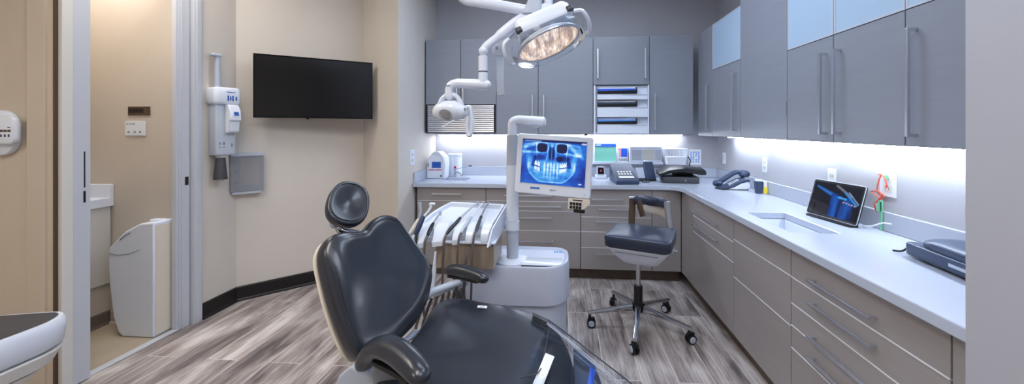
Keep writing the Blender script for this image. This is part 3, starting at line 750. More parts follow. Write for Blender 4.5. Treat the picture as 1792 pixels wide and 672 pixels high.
MB().lathe([(.010, 0), (.010, .004)], (x0 + .155, yf, Z + .03), (1, 0, 0), (0, 0, 1), (0, -1, 0)).build('knob', 'darkgrey', t)
# canister
t = thing('canister', (-1.22, 4.07, Z), 'white lidded canister with a small red emblem behind the faucet', 'canister')
cc = Vector((-1.20, 4.072, Z))
MB().lathe([(.070, 0), (.074, .01), (.076, .20), (.072, .215)], cc, seg=32).build('body', 'white', t)
MB().lathe([(.078, 0), (.080, .006), (.080, .028), (.072, .036), (.02, .038)], cc + Vector((0, 0, .216)), seg=32).build('lid', 'white_gloss', t)
MB().lathe([(.014, 0), (.014, .002)], cc + Vector((.02, -.0745, .105)), (1, 0, 0), (0, 0, 1), Vector((.25, -.97, 0)).normalized()).build('emblem', 'red', t)
# faucet
t = thing('faucet', (-1.175, 3.974, Z), 'small chrome faucet with a long lever over the left sink', 'faucet')
f0 = Vector((-1.175, 3.974, Z))
MB().lathe([(.013, 0), (.013, .006), (.011, .01), (.010, .07), (.012, .075)], f0).build('body', 'chrome', t)
MB().tube(smooth_path([f0 + Vector((0, 0, .05)), f0 + Vector((.035, -.02, .055)), f0 + Vector((.075, -.05, .045)), f0 + Vector((.085, -.057, .02))]), .008).build('spout', 'chrome', t)
MB().tube([f0 + Vector((-.01, 0, .082)), f0 + Vector((.06, -.02, .098)), f0 + Vector((.17, -.03, .125))], [.012, .008, .006], 10, .6).build('lever', 'chrome', t)
MB().ball(f0 + Vector((.178, -.03, .127)), (.022, .008, .007), seg=12, rings=8).build('lever_tip', 'black', t)
# white board, cards and the ledge on the back wall
led_z = 1.072
t = tag(MB().box((.26, 4.085, led_z - .018), (1.075, 4.1785, led_z)).box((.26, 4.085, led_z), (1.075, 4.09, led_z + .008)).build('wall_ledge', 'white', None, 0, 0.003), 'narrow white ledge on the back wall above the telephones', 'ledge')
tag(MB().box((.20, 4.168, led_z + .001), (.70, 4.1785, 1.365)).build('notice_board', 'paper', None, 0, 0.001), 'plain white board on the wall behind the green card', 'board')
t = thing('display_card', (.465, 4.14, led_z), 'mint green card with a blue band standing on the white ledge', 'card')
MB().box((.352, 4.135, led_z + .001), (.582, 4.142, 1.275)).build('card', 'green_card', t, 0)
MB().box((.352, 4.133, 1.24), (.582, 4.1345, 1.275)).build('heading_band', 'blue_paper', t, 0)
m = MB().box((.365, 4.1325, 1.253), (.42, 4.133, 1.262)); m.build('heading_print', 'paper', t, 0)
t = thing('leaflet', (.66, 4.13, led_z), 'small white leaflet with a blue square beside the green card', 'leaflet')
MB().box((.60, 4.138, led_z + .001), (.71, 4.143, 1.27)).build('sheet', 'paper', t, 0)
MB().box((.638, 4.136, 1.13), (.705, 4.1375, 1.222)).build('blue_square', 'blue_paper', t, 0)
MB().box((.605, 4.136, 1.206), (.637, 4.1375, 1.222)).box((.618, 4.136, 1.13), (.634, 4.1375, 1.20)).build('print', 'pink_ink', t, 0)
m = MB(); [m.box((.612 + .012 * k, 4.136, 1.083), (.62 + .012 * k, 4.1375, 1.112)) for k in range(8)]; m.build('fine_print', 'midgrey', t, 0)
t = thing('glove_box_holder', (.90, 4.12, led_z), 'long white dispenser box with three windows on the ledge', 'dispenser')
MB().box((.725, 4.098, led_z + .001), (1.062, 4.165, 1.245)).build('box', 'white', t, 0, 0.003)
for xa, xb, mm in ((.745, .85, 'lightgrey'), (.86, .985, 'offwhite'), (.995, 1.055, 'lightgrey')):
    MB().box((xa, 4.094, 1.10), (xb, 4.0975, 1.215)).build('window', mm, t, 0, 0.002)
# wire basket
t = thing('storage_basket', (1.18, 4.06, 1.06), 'white slatted plastic basket hung beside the ledge above the black scanner', 'basket')
b0 = Vector((1.20, 4.095, 1.055))
m = MB()
def bring(z, s): return [b0 + Vector((p, q, z)) for p, q in rr(.235 * s, .15 * s, .03, 5)]
m.loft([bring(0, .86), bring(.085, .96)], True).build('tub', 'white', t, 45, 0.003)
m = MB()
for k in range(26):
    p0 = bring(.085, .96)[int(k * 24 / 26)]
n_ = len(rr(1, 1, .1, 5))
A_, B_ = bring(.085, .955), bring(.165, 1.0)
def lerp_ring(R, f):
    f *= len(R); i = int(f) % len(R); return R[i].lerp(R[(i + 1) % len(R)], f - int(f))
def ring_len(R):
    return [0] + [sum((R[(j + 1) % len(R)] - R[j]).length for j in range(i)) for i in range(1, len(R) + 1)]
def at_len(R, f):
    Ls = ring_len(R); d = f * Ls[-1]
    for i in range(len(R)):
        if Ls[i + 1] >= d: return R[i].lerp(R[(i + 1) % len(R)], (d - Ls[i]) / max(1e-6, Ls[i + 1] - Ls[i]))
    return R[0]
for k in range(44):
    m.tube([at_len(A_, k / 44), at_len(B_, k / 44)], .0032, 6)
m.build('slats', 'white', t)
MB().tube(B_ + B_[:1], .006, 8).build('rim', 'white_gloss', t)
MB().tube(smooth_path([b0 + Vector((.115, -.06, .09)), b0 + Vector((.135, -.075, .05)), b0 + Vector((.13, -.07, .0)), b0 + Vector((.145, -.07, -.03))]), .006, 8).build('strap', 'black', t)
# printed wall sheet
t = thing('wall_calendar', (1.435, 4.178, 1.04), 'small white printed chart on the back wall near the right corner', 'chart')
MB().box((1.372, 4.170, 1.045), (1.500, 4.1785, 1.212)).build('sheet', 'paper', t, 0, 0.001)
m = MB()
for j in range(6):
    for i in range(4):
        if random.random() < .85: m.box((1.385 + i * .027, 4.1685, 1.072 + j * .021), (1.385 + i * .027 + random.uniform(.012, .022), 4.17, 1.072 + j * .021 + .012))
m.build('print', 'sky_blue', t, 0)
# little device in white stand
t = thing('card_reader', (.40, 4.02, Z), 'small black screened device in a white stand left of the slate keypad telephone', 'card reader')
MB().box((.345, 3.95, Z), (.46, 4.05, Z + .035)).build('stand', 'white', t, 0, 0.006)
MB().prism([(.36, 3.955, Z + .036), (.36, 3.99, Z + .125), (.36, 4.02, Z + .125), (.36, 4.03, Z + .036)], (.082, 0, 0)).build('case', 'lightgrey', t, 0, 0.005)
dz = Vector((0, .035, .089)).normalized(); dn = Vector((0, -.089, .035)).normalized()
MB().obox(Vector((.401, 3.9725, Z + .082)) + dn * .002, (.062, .072, .005), (1, 0, 0), dz, dn).build('screen', 'black_gloss', t, 0, 0.001)
MB().obox(Vector((.401, 3.9725, Z + .082)) + dn * .005, (.016, .02, .001), (1, 0, 0), dz, dn).build('icon', 'red', t, 0)
# grey desk telephone, console only
def desk_phone(o, rz, label, body, keys=True):
    t = thing('desk_telephone', o, label, 'telephone', rz=rz)
    W = WM[t]
    def L(x, y, z): return W @ Vector((x, y, z))
    ex = W.to_3x3() @ Vector((1, 0, 0)); sl = (W.to_3x3() @ Vector((0, .26, .115))).normalized(); nn = ex.cross(sl)
    return t, L, ex, sl, nn
t, L, ex, sl, nn = desk_phone((.60, 3.70, Z), math.radians(6), 'slate grey keypad desk telephone without its handset, behind the monitor on the right', 'navy')
MB().prism([L(-.11, -.135, 0), L(-.11, -.14, .035), L(-.11, .13, .165), L(-.11, .16, .15), L(-.11, .15, 0)], ex * .22).build('body', 'navy', t, 0, 0.008, 3)
def on(a, s, h=.001): return L(0, -.14, .035) + ex * a + sl * s + nn * h
m = MB(); m.obox(on(0, .145), (.155, .21, .003), ex, sl, nn).build('key_field', 'darkgrey', t, 0, 0.002)
m = MB()
for j in range(3):
    for i in range(5): m.obox(on(-.058 + i * .029, .12 + j * .042, .003), (.021, .026, .006), ex, sl, nn)
m.build('keys', 'offwhite', t, 0, 0.002)
MB().obox(on(0, .065, .003), (.145, .035, .003), ex, sl, nn).build('label_strip', 'paper', t, 0)
MB().obox(on(0, .268, .003), (.15, .04, .006), ex, sl, nn).build('display', 'black_gloss', t, 0, 0.002)
# second dark device on a stand
t, L, ex, sl, nn = desk_phone((.85, 3.86, Z), math.radians(12), 'dark tilted card terminal on a black stand between the grey telephone and the black scanner', 'navy')
t.name = 'card_terminal'; t['category'] = 'terminal'
MB().obox(L(0, .03, .01), (.19, .12, .02), ex, W_ and (WM[t].to_3x3() @ Vector((0, 1, 0)))).build('base', 'darkgrey', t, 0, 0.004)
MB().prism([L(-.02, -.055, .02), L(-.02, .03, .19), L(-.02, .055, .18), L(-.02, -.01, .02)], ex * .10).build('upright', 'navy', t, 0, 0.006)
MB().prism([L(-.10, -.035, .03), L(-.10, .03, .13), L(-.10, .045, .12), L(-.10, -.01, .02)], ex * .075).build('side_panel', 'lightgrey', t, 0, 0.004)
MB().ball(L(.02, .043, .19), (.035, .016, .014)).build('top_cap', 'lightgrey', t)
MB().tube(smooth_path([L(-.05, -.06, .012), L(-.09, -.10, .008), L(-.07, -.14, .008), L(-.04, -.15, .010)]), .006, 8).build('cable', 'black', t)
# black scanner with raised lid
t = thing('scanner', (1.15, 3.79, Z), 'black flat scanner with a raised curved lid in the back corner of the worktop', 'scanner', rz=math.radians(-7))
W = WM[t]; L = lambda x, y, z: W @ Vector((x, y, z)); ex = W.to_3x3() @ Vector((1, 0, 0)); ey = W.to_3x3() @ Vector((0, 1, 0))
MB().rbox(L(.0, 0, 0), .34, .22, .06, .02, ex, ey, er=.006).build('base', 'darkgrey', t)
rings = []
for k in range(11):
    f = k / 10; x = -.205 + .43 * f
    zz = .078 + .045 * math.sin(PI * min(1, f * 1.15)) * .7 + .022 * f
    th_ = .03 if f > .1 else .018
    rings.append([L(x, -.125, zz - .012), L(x, -.125, zz + th_ * .6), L(x, -.09, zz + th_), L(x, .11, zz + th_ + .012), L(x, .12, zz + th_ * .4), L(x, .11, zz - .012)])
MB().loft(rings).build('lid', 'black', t, 50, 0.003)
MB().obox(L(.05, .09, .075), (.2, .03, .05), ex, ey).build('hinge', 'black', t, 0, 0.003)
MB().obox(L(.04, -.1115, .03), (.012, .003, .014), ex, ey).build('button', 'chrome', t, 0)
MB().obox(L(.165, -.09, .074), (.016, .02, .014), ex, ey).build('latch', 'offwhite', t, 0)
# telephone with handset on the right
t = thing('telephone', (1.48, 3.40, Z), 'slate blue telephone with its handset on the cradle at the right wall', 'telephone')
fx = Vector((.93, -.12, 0)).normalized(); fy = Vector((.12, .93, 0)).normalized()
o = Vector((1.36, 3.33, Z))
def L(a, n, z): return o + fx * a + fy * n + Vector((0, 0, z))
side = [(.0, .012), (.06, .022), (.12, .050), (.17, .080), (.215, .092), (.232, .082), (.236, .05), (.20, .0), (.03, .0)]
MB().prism([L(a, .004, max(z - .022, 0)) for a, z in side], fy * .152).build('underside', 'white', t, 0)
top_ = [(-.01, .006), (.06, .020), (.12, .050), (.17, .080), (.215, .092), (.238, .080), (.232, .066), (.20, .066), (.16, .052), (.11, .020), (.06, -.0), (.0, .0)]
MB().prism([L(a, 0, z + .006) for a, z in top_], fy * .16).build('body', 'navy', t, 20, 0.006, 3)
m = MB(); kx = (L(.17, 0, .08) - L(.10, 0, .04)).normalized(); kn = kx.cross(fy) * -1
for j in range(5):
    for i in range(3):
        m.obox(L(.085, .035 + .022 * i, .0) + Vector((0, 0, .042)) + kx * (.019 * j), (.013, .016, .008), kx, fy)
m.build('keys', 'lightgrey', t, 0, 0.002)
hp = [(-.005, .040), (.03, .056), (.09, .10), (.15, .138), (.20, .145), (.245, .128)]
hpath = smooth_path([L(a, .118, z) for a, z in hp], 5)
nh = len(hpath)
MB().tube(hpath, [.021 + .009 * (abs(2 * k / (nh - 1) - 1) ** 2) for k in range(nh)], 12, .62, fy, round_ends=True).ball(L(.02, .118, .040), (.032, .026, .02)).ball(L(.215, .118, .122), (.034, .028, .026)).build('handset', 'navy', t, 50)
MB().tube(smooth_path([L(-.035, .03, .008), L(.03, -.008, .008), L(.09, -.03, .008), L(.19, -.025, .008), L(.215, -.02, .009)]), .005, 8).build('cord', 'black', t)
# pen pot
t = thing('pen_pot', (1.60, 3.155, Z), 'small dark pot with a yellow marked box beside the telephone', 'pot')
MB().loft([[Vector((1.592 + p, 3.165 + q, Z + h)) for p, q in rr(w, w, .006)] for h, w in ((0, .040), (.10, .052))]).build('pot', 'navy', t, 0)
MB().box((1.622, 3.140, Z), (1.650, 3.185, Z + .098)).build('box', 'offwhite', t, 0, 0.002)
MB().box((1.6205, 3.1385, Z + .005), (1.6515, 3.1395, Z + .055)).build('yellow_label', 'yellow', t, 0)
MB().lathe([(.029, 0), (.031, .006), (.026, .012)], (1.592, 3.165, Z + .1005)).build('lid', 'lightgrey', t)
# tablet on a stand
def screen_grid(name, mtl, par, P00, ex, ey, w, h, fn, nu, nv):
    m = MB(); P00 = Vector(P00); ex, ey = Vector(ex), Vector(ey)
    m.grid(lambda u, v: P00 + ex * (u * w) + ey * (v * h), nu, nv)
    o = m.build(name, mtl, par, 0)
    at = o.data.color_attributes.new('picture', 'FLOAT_COLOR', 'POINT')
    k = 0
    for j in range(nv + 1):
        for i in range(nu + 1):
            c = fn(i / nu, j / nv); at.data[k].color = (*c, 1); k += 1
    return o
def mixc(a, b, t): t = max(0, min(1, t)); return tuple(p + (q - p) * t for p, q in zip(a, b))
def sstep(a, b, x): t = max(0, min(1, (x - a) / (b - a))); return t * t * (3 - 2 * t)
def seg_d(u, v, a, b):
    ax, ay = a; bx, by = b; dx, dy = bx - ax, by - ay
    t = max(0, min(1, ((u - ax) * dx + (v - ay) * dy) / (dx * dx + dy * dy)))
    return math.hypot(u - ax - dx * t, v - ay - dy * t), t
def hsh(i, j):
    x = math.sin(i * 127.1 + j * 311.7) * 43758.5453; return x - math.floor(x)
def vnoise(x, y):
    i, j = math.floor(x), math.floor(y); fx_, fy_ = x - i, y - j
    fx_, fy_ = fx_ * fx_ * (3 - 2 * fx_), fy_ * fy_ * (3 - 2 * fy_)
    return (hsh(i, j) * (1 - fx_) + hsh(i + 1, j) * fx_) * (1 - fy_) + (hsh(i, j + 1) * (1 - fx_) + hsh(i + 1, j + 1) * fx_) * fy_
def tablet_picture(u, v):
    c = lin((22, 22, 30))
    if v < .42 - .25 * u and u < .5: c = lin((44, 42, 50))
    if u < .12 and v < .3 and (abs(v - .29 + .2 * u) < .02 or abs(u - .11) < .015): c = lin((12, 12, 14))
    bl = lin((20, 80, 190)); hi = lin((60, 170, 255))
    d, t_ = seg_d(u, v, (.08, .86), (.56, .60)); w_ = .035 + .05 * t_
    if d < w_: c = mixc(mixc(hi, bl, .5), lin((12, 40, 110)), d / w_)
    d, _ = seg_d(u, v, (.52, .62), (.54, 0))
    if d < .11: c = mixc(lin((26, 100, 205)), lin((8, 36, 100)), d / .11 + .4 * vnoise(u * 22, v * 4) - .2)
    d, _ = seg_d(u, v, (.76, .52), (.74, 0))
    if d < .15: c = mixc(lin((22, 90, 190)), lin((6, 28, 84)), d / .15 + .5 * vnoise(u * 18, v * 5) - .2)
    d, _ = seg_d(u, v, (.58, .62), (.72, .60))
    if d < .03: c = hi
    for a, b, w_, k in (((.5, .96), (.82, .70), .035, lin((120, 130, 150))), ((.70, .78), (.95, .48), .03, lin((50, 150, 235))), ((.76, .82), (.98, .52), .012, lin((170, 190, 215)))):
        d, _ = seg_d(u, v, a, b)
        if d < w_: c = mixc(k, c, (d / w_) ** 3)
    for k in range(5):
        if math.hypot(u - .70 - .055 * k, (v - .50 + .012 * k)) < .022: c = lin((190, 170, 205))
    return c
t = thing('tablet', (1.53, 2.27, Z), 'black tablet showing a dark blue picture, propped on the right counter', 'tablet')
pa, pb = Vector((1.504, 2.425, Z + .012)), Vector((1.552, 2.095, Z + .012))
ax = (pb - pa).normalized(); up = Vector((.27, .06, .96)).normalized(); an = ax.cross(up).normalized(); up = an.cross(ax) * -1 if an.cross(ax).z < 0 else an.cross(ax)
Wt, Ht = (pb - pa).length, .215
ctr = (pa + pb) / 2 + up * (Ht / 2)
m = MB(); m.loft([[ctr + ax * p + up * q + an * h for p, q in rr(Wt - i, Ht - i, .012, 4)] for h, i in ((-.012, .006), (-.010, 0), (-.002, 0), (0, .004))]).build('body', 'black', t, 40)
MB().tube([ctr + ax * p + up * q + an * -.001 for p, q in rr(Wt - .001, Ht - .001, .012, 4)] + [ctr + ax * (Wt / 2 - .0005) + up * (Ht / 2 - .0125) + an * -.001], .0022, 6).build('edge_band', 'lightgrey', t)
screen_grid('screen', 'tablet_screen', t, ctr - ax * (Wt / 2 - .012) - up * (Ht / 2 - .014) + an * .0008, ax, up, Wt - .024, Ht - .028, tablet_picture, 84, 56)
MB().prism([ctr - an * .012 + up * .02 - ax * .06, ctr - an * .012 + up * .02 + ax * .06, Vector((1.645, 2.21, Z + .003)), Vector((1.635, 2.33, Z + .003))], an * -.003).build('stand', 'darkgrey', t, 0)
MB().rbox((1.53, 2.255, Z), .05, .30, .010, .01, (1, .0, 0), (-.14, 1, 0)).build('stand_foot', 'black', t)
MB().tube(smooth_path([(1.60, 2.115, Z + .008), (1.61, 2.07, Z + .02), (1.63, 2.03, Z + .045), (1.64, 1.99, Z + .05)]), .004, 8).build('cable', 'white', t)
# orange wire holder with a green handle hanging before the outlet
t = thing('wire_holder', (1.67, 2.05, Z), 'bent orange wire clip with a mint green handle hanging at the outlet behind the tablet', 'clip')
def H_at(u): return u
w1 = [(1.668, 2.105, 1.195), (1.660, 2.075, 1.20), (1.655, 2.045, 1.175), (1.655, 2.035, 1.145), (1.657, 2.045, 1.14)]
m = MB().tube(smooth_path(w1), [.003] * 17 + [.005] * 8, 8)
m.tube(smooth_path([(1.660, 2.075, 1.20), (1.655, 2.085, 1.165), (1.655, 2.095, 1.12), (1.655, 2.085, 1.10), (1.655, 2.06, 1.09)]), .0034, 8)
m.tube(smooth_path([(1.655, 2.135, 1.10), (1.65, 2.10, 1.088), (1.65, 2.06, 1.075), (1.65, 2.05, 1.095), (1.65, 2.09, 1.112), (1.655, 2.135, 1.10)]), .0032, 8)
m.tube(smooth_path([(1.65, 2.06, 1.085), (1.65, 2.085, 1.06), (1.65, 2.105, 1.035), (1.652, 2.095, 1.0)]), [.005] * 9 + [.003] * 10, 8)
m.build('wire', 'orange', t)
MB().prism([(1.645, 2.078, 1.065), (1.645, 2.05, 1.065), (1.645, 2.05, 1.01), (1.645, 2.09, 1.005)], (.004, 0, 0)).box((1.645, 2.055, Z), (1.651, 2.066, 1.06)).build('handle', 'green', t, 0, 0.002)
MB().box((1.664, 2.045, 1.175), (1.671, 2.065, 1.20)).build('plug', 'green', t, 0, 0.003)
# black flat device with cord near the wall end
t = thing('flat_scanner', (1.48, 1.35, Z), 'flat black device with a domed lid and short cord on the near counter end', 'device')
fo = Vector((1.508, 1.425, Z)); fX = Vector((-.12, -1, 0)).normalized(); fY = Vector((1, -.12, 0)).normalized()
MB().rbox(fo + Vector((0, 0, .010)),   .47, .235, .048, .03, fX, fY, er=.006).build('case', 'navy', t, 45)
MB().rbox(fo, .36, .19, .0105, .02, fX, fY).build('foot_plate', 'black', t)
rings = []
for s, h in ((1.0, .059), (1.0, .068), (.97, .078), (.88, .086), (.6, .091), (.2, .092)):
    rings.append([fo + fX * (p + .01) + fY * (q + .004) + Vector((0, 0, h)) for p, q in rr(.45 * s, .215 * s, .095 * s, 8)])
MB().loft(rings).build('lid', 'navy', t, 50)
MB().obox(fo + fX * .02 - fY * .118 + Vector((0, 0, .036)), (.075, .003, .012), fX, fY).build('label_plate', 'steel', t, 0, 0.001)
MB().tube(smooth_path([fo - fX * .225 - fY * .07 + Vector((0, 0, .03)), fo - fX * .255 - fY * .08 + Vector((0, 0, .025)), fo - fX * .27 - fY * .095 + Vector((0, 0, .006)), fo - fX * .275 - fY * .125 + Vector((0, 0, .005))]), .004, 8).build('cord', 'black', t)

# document trays under the short wall cabinet
t = thing('document_rack', (.588, 3.99, UB), 'white wall rack of three tiers below the short grey wall cabinet', 'rack')
MB().box((.312, 3.862, UB), (.864, 4.175, 1.88)).box((.312, 3.80, UB), (.330, 3.862, 1.88)).box((.852, 3.80, UB), (.864, 3.862, 1.88)).build('frame', 'white', t, 0, 0.002)
for z0, z1 in ((UB + .004, 1.485), (1.556, 1.660), (1.733, 1.790)):
    MB().box((.331, 3.803, z0), (.851, 3.861, z1)).build('front_panel', 'white', t, 0, 0.003)
    MB().box((.60, 3.798, z1 - .012), (.851, 3.8029, z1 - .006)).build('panel_lip', 'lightgrey', t, 0)
MB().box((.331, 3.796, UB + .018), (.346, 3.8029, 1.87)).build('side_rail', 'midgrey', t, 0)
for z, h, fold, lab in ((1.4857, .064, 'sky_blue', 'black document tray with white and light blue papers on the lowest tier'), (1.6607, .064, 'navy', 'black document tray with a thin dark blue folder on the middle tier'), (1.7907, .074, 'blue_paper', 'black document tray with a white and bright blue folder on the top tier')):
    d = thing('document_tray', (.55, 3.83, z), lab, 'tray', 'document trays in the white rack')
    MB().box((.352, 3.80, z), (.745, 3.855, z + .004)).prism([(.352, 3.795, z), (.742, 3.795, z), (.748, 3.795, z + h * .55), (.735, 3.795, z + h * .5), (.352, 3.795, z + h * .40)], (0, .006, 0)).box((.735, 3.801, z + .004), (.745, 3.855, z + h * .9)).build('tray', 'black', d, 0, 0.002)
    MB().box((.354, 3.803, z + .0045), (.733, 3.83, z + h * .72)).build('folder', fold, d, 0, 0.002)
    MB().prism([(.354, 3.8305, z + .0045), (.733, 3.8305, z + .0045), (.733, 3.8305, z + h), (.66, 3.8305, z + h * .98), (.60, 3.8305, z + h * .9), (.354, 3.8305, z + h * .92)], (0, .02, 0)).build('papers', 'paper', d, 0)
tag(MB().lathe([(.018, 0), (.018, .01), (.012, .016)], (.235, 3.84, UB - .0165)).build('cabinet_bumper', 'black', None), 'tiny black round sensor under the wall cabinet above the monitor', 'sensor')

# ------------------------------------------------------------------ delivery unit
t = thing('delivery_unit', (-.27, 2.37, 0), 'white dental delivery unit with a post and instrument tray behind the chair', 'dental unit')
du = t
ux0, ux1, uy0, uy1 = -.585, .04, 2.175, 2.585
ucx, ucy = (ux0 + ux1) / 2, (uy0 + uy1) / 2
def unit_outline(ins=0.0):
    pts = [(ux0 + ins, uy1 - ins), (ux0 + ins, uy0 + ins)]
    r_ = .16 - ins * .5
    for k in range(9):
        a = -PI / 2 + (PI / 2) * k / 8; pts.append((ux1 - ins - r_ + r_ * math.cos(a), uy0 + ins + r_ * 1.1 + r_ * 1.1 * math.sin(a)))
    for k in range(7):
        a = (PI / 2) * k / 6; pts.append((ux1 - ins - .10 + .10 * math.cos(a), uy1 - ins - .10 + .10 * math.sin(a)))
    return pts
def uring(ins, z): return [Vector((p, q, z)) for p, q in unit_outline(ins)]
MB().loft([uring(.035, .0), uring(.022, .02), uring(.018, .37), uring(.022, .385)]).build('lower_cabinet', 'lightgrey', t, 40)
MB().loft([uring(.02, .391), uring(.0, .396), uring(.0, .60), uring(.006, .618), uring(.016, .622), uring(.022, .616), uring(.03, .606)]).build('upper_cabinet', 'unit_shell', t, 40)
MB().rbox((-.13, 2.30, .6065), .26, .13, .012, .012, er=.004).build('small_tray', 'white_gloss', t)
MB().box((-.25, 2.232, .6075), (-.02, 2.237, .614)).build('tray_slot', 'darkgrey', t, 0)
m = MB()
for k in range(5): m.box((-.06 + k * .018, 2.50, .6068), (-.048 + k * .018, 2.525, .6085))
m.build('marking', 'sky_blue', t, 0)
px, py = -.318, 2.335
MB().lathe([(.105, 0), (.105, .006), (.08, .014), (.05, .018)], (px, py, .607), seg=40).build('post_collar', 'white', t)
m = MB().cyl((px, py, .62), (px, py, 1.40), .037, seg=28)
for z in (.86, 1.21, 1.335): m.cyl((px, py, z), (px, py, z + .003), .0376, seg=28)
m.build('post', 'lightgrey', t)
MB().cyl((px, py, .861), (px, py, 1.21), .0385, seg=28).build('post_sleeve', 'white', t)
# elbow arm on top
MB().tube(smooth_path([(px, py, 1.40), (px, py, 1.455), (px + .006, py, 1.482), (px + .04, py, 1.494)], 6) + [Vector((px + .20, py - .005, 1.484))], .030, 20, round_ends=False).lathe([(.030, 0), (.022, .010), (.008, .014)], (px + .20, py - .005, 1.484), (0, 1, 0), (0, 0, 1), Vector((.99, -.03, -.06)).normalized(), 20).build('elbow_arm', 'white', t)
MB().box((px + .12, py - .02, 1.445), (px + .17, py + .02, 1.456)).build('arm_stop', 'lightgrey', t, 0, 0.003)
# bronze box under the tray
MB().box((-.74, 2.115, .625), (-.395, 2.39, .775)).build('supply_box', 'brownsteel', t, 0, 0.006)
MB().box((-.76, 2.10, .776), (-.385, 2.40, .786)).build('box_lid', 'white', t, 0, 0.002)
MB().box((-.69, 2.27, .02), (-.59, 2.38, .624)).build('side_bracket', 'lightgrey', t, 0, 0.01)
# instrument tray
BL, BR, FRc, FLc = Vector((-.748, 2.45, .936)), Vector((-.375, 2.398, .934)), Vector((-.418, 2.12, .858)), Vector((-.836, 2.09, .822))
ML = Vector((-.862, 2.235, .872))
def tp(s, q, h=0.0):
    a = BL.lerp(BR, s)
    l = FLc.lerp(FRc, s)
    p = a.lerp(l, q)
    bulge = max(0, 1 - s) ** 2 * math.sin(PI * min(max(q, 0), 1)) * .055
    return p + Vector((-bulge, 0, h))
def slab(s0, s1, q0, q1, h0, h1, n=6, mm=None):
    m = mm or MB()
    rings = []
    for k in range(n + 1):
        q = q0 + (q1 - q0) * k / n
        rings.append([tp(s0, q, h0), tp(s1, q, h0), tp(s1, q, h1), tp(s0, q, h1)])
    return m.loft(rings)
tr = slab(0, 1, 0, .78, -.045, -.012).build('instrument_tray', 'white', t, 30)
m = MB(); slab(0, 1, 0, .045, -.0121, .014, 1, m); slab(.0, .035, .045, .80, -.0121, .014, 6, m); slab(.955, 1.0, .045, .86, -.0121, .014, 6, m)
m.build('tray_rim', 'white', tr, 30, 0.002)
m = MB()
fing = [(0.0, .12), (.20, .38), (.47, .59), (.65, .78), (.86, 1.0)]
for a, b_ in fing:
    rings = []
    for q, h0, h1, ins in ((.58, -.03, -.005, 0), (.74, -.04, .014, .0), (.90, -.045, .010, .0), (1.0, -.055, -.008, .01), (1.06, -.065, -.035, .02)):
        rings.append([tp(a + ins, q, h0), tp(b_ - ins, q, h0), tp(b_ - ins, q, h1), tp(a + ins, q, h1)])
    m.loft(rings)
m.build('instrument_holders', 'white_gloss', tr, 30, 0.004)
m = MB()
for (a, b_), (c_, d_) in zip(fing, fing[1:]): slab(b_, c_, .58, .96, -.05, -.028, 2, m)
m.build('holder_grooves', 'lightgrey', tr, 30)
pr = [BR + Vector((.004, 0, .014)), FRc + Vector((.006, 0, .004)), Vector((-.430, 2.068, .768)), Vector((-.40, 2.2, .772)), Vector((-.371, 2.398, .82))]
MB().prism(pr, (.010, -.001, 0)).build('side_panel', 'white', tr, 0, 0.002)
tx_ = (BR - FRc).normalized()
text('Gki', 'logo', 'navy', tr, (-.382, 2.265, .866), tx_, Vector((0, 0, 1)).cross(Vector((0, 0, 0))) + (Vector((0, 0, 1)) - tx_ * tx_.z), .042)
MB().tube([Vector((-.372, 2.36, .83)), Vector((px, py, .83))], .02, 14).cyl((px, py, .80), (px, py, .858), .043, seg=24).build('tray_arm', 'white', t)

# handpieces resting in the tray, their hoses hanging in front
hose_end = lambda x: [(x - .01, 2.045, .70), (x - .015, 2.05, .56), (x - .02, 2.06, .44), (x - .02, 2.075, .36), (x - .01, 2.085, .33)]
specs = [(.165, 'slim steel handpiece in the first notch of the instrument tray', .10, 'steel', 'black'),
         (.425, 'dark tailed handpiece in the second notch of the instrument tray', .55, 'lightgrey', 'black'),
         (.62, 'white handpiece in the middle notch of the instrument tray', .65, 'white', 'lightgrey'),
         (.82, 'steel handpiece with a grey grip in the last notch of the instrument tray', .73, 'steel', 'darkgrey')]
for s, lab, s2, bm_, gm in specs:
    a = tp(s, 1.06, .006); c = tp(s2, .12, .032)
    if s < .3: c = tp(.155, .46, .022)
    root = thing('handpiece', a, lab, 'handpiece', 'handpieces in the instrument tray')
    d1 = a.lerp(c, .45) + Vector((0, 0, .014)); d2 = a.lerp(c, .8) + Vector((0, 0, .008))
    MB().tube([a, a.lerp(c, .12) + Vector((0, 0, .008)), a.lerp(c, .40) + Vector((0, 0, .014))], [.008, .011, .0095], 10, round_ends=True).build('grip', gm, root)
    MB().tube([a.lerp(c, .38) + Vector((0, 0, .014)), d1, d2, c], [.0085, .0075, .006, .0065], 10).build('body', bm_, root)
    MB().cyl(c + Vector((0, 0, .010)), c + Vector((0, -.004, -.014)), .0095, seg=12).build('head', 'steel', root)
    x = a.x
    MB().tube(smooth_path([a, a + Vector((-.006, -.028, -.03))] + [Vector(p) for p in hose_end(x)], 5), .0065, 8).build('hose', 'hose', root)
for k, (x, lab) in enumerate(((-.54, 'thin grey hose hanging between the last two tray notches'), (-.71, 'thin grey hose hanging between the first two tray notches'))):
    tag(MB().tube(smooth_path([Vector((x, 2.08, .765 if x > -.6 else .738)), Vector((x, 2.04, .70)), Vector((x - .012, 2.05, .55)), Vector((x - .01, 2.08, .42)), Vector((x, 2.16, .37))], 6), .006, 8).build('hose', 'hose', None), lab, 'hose')
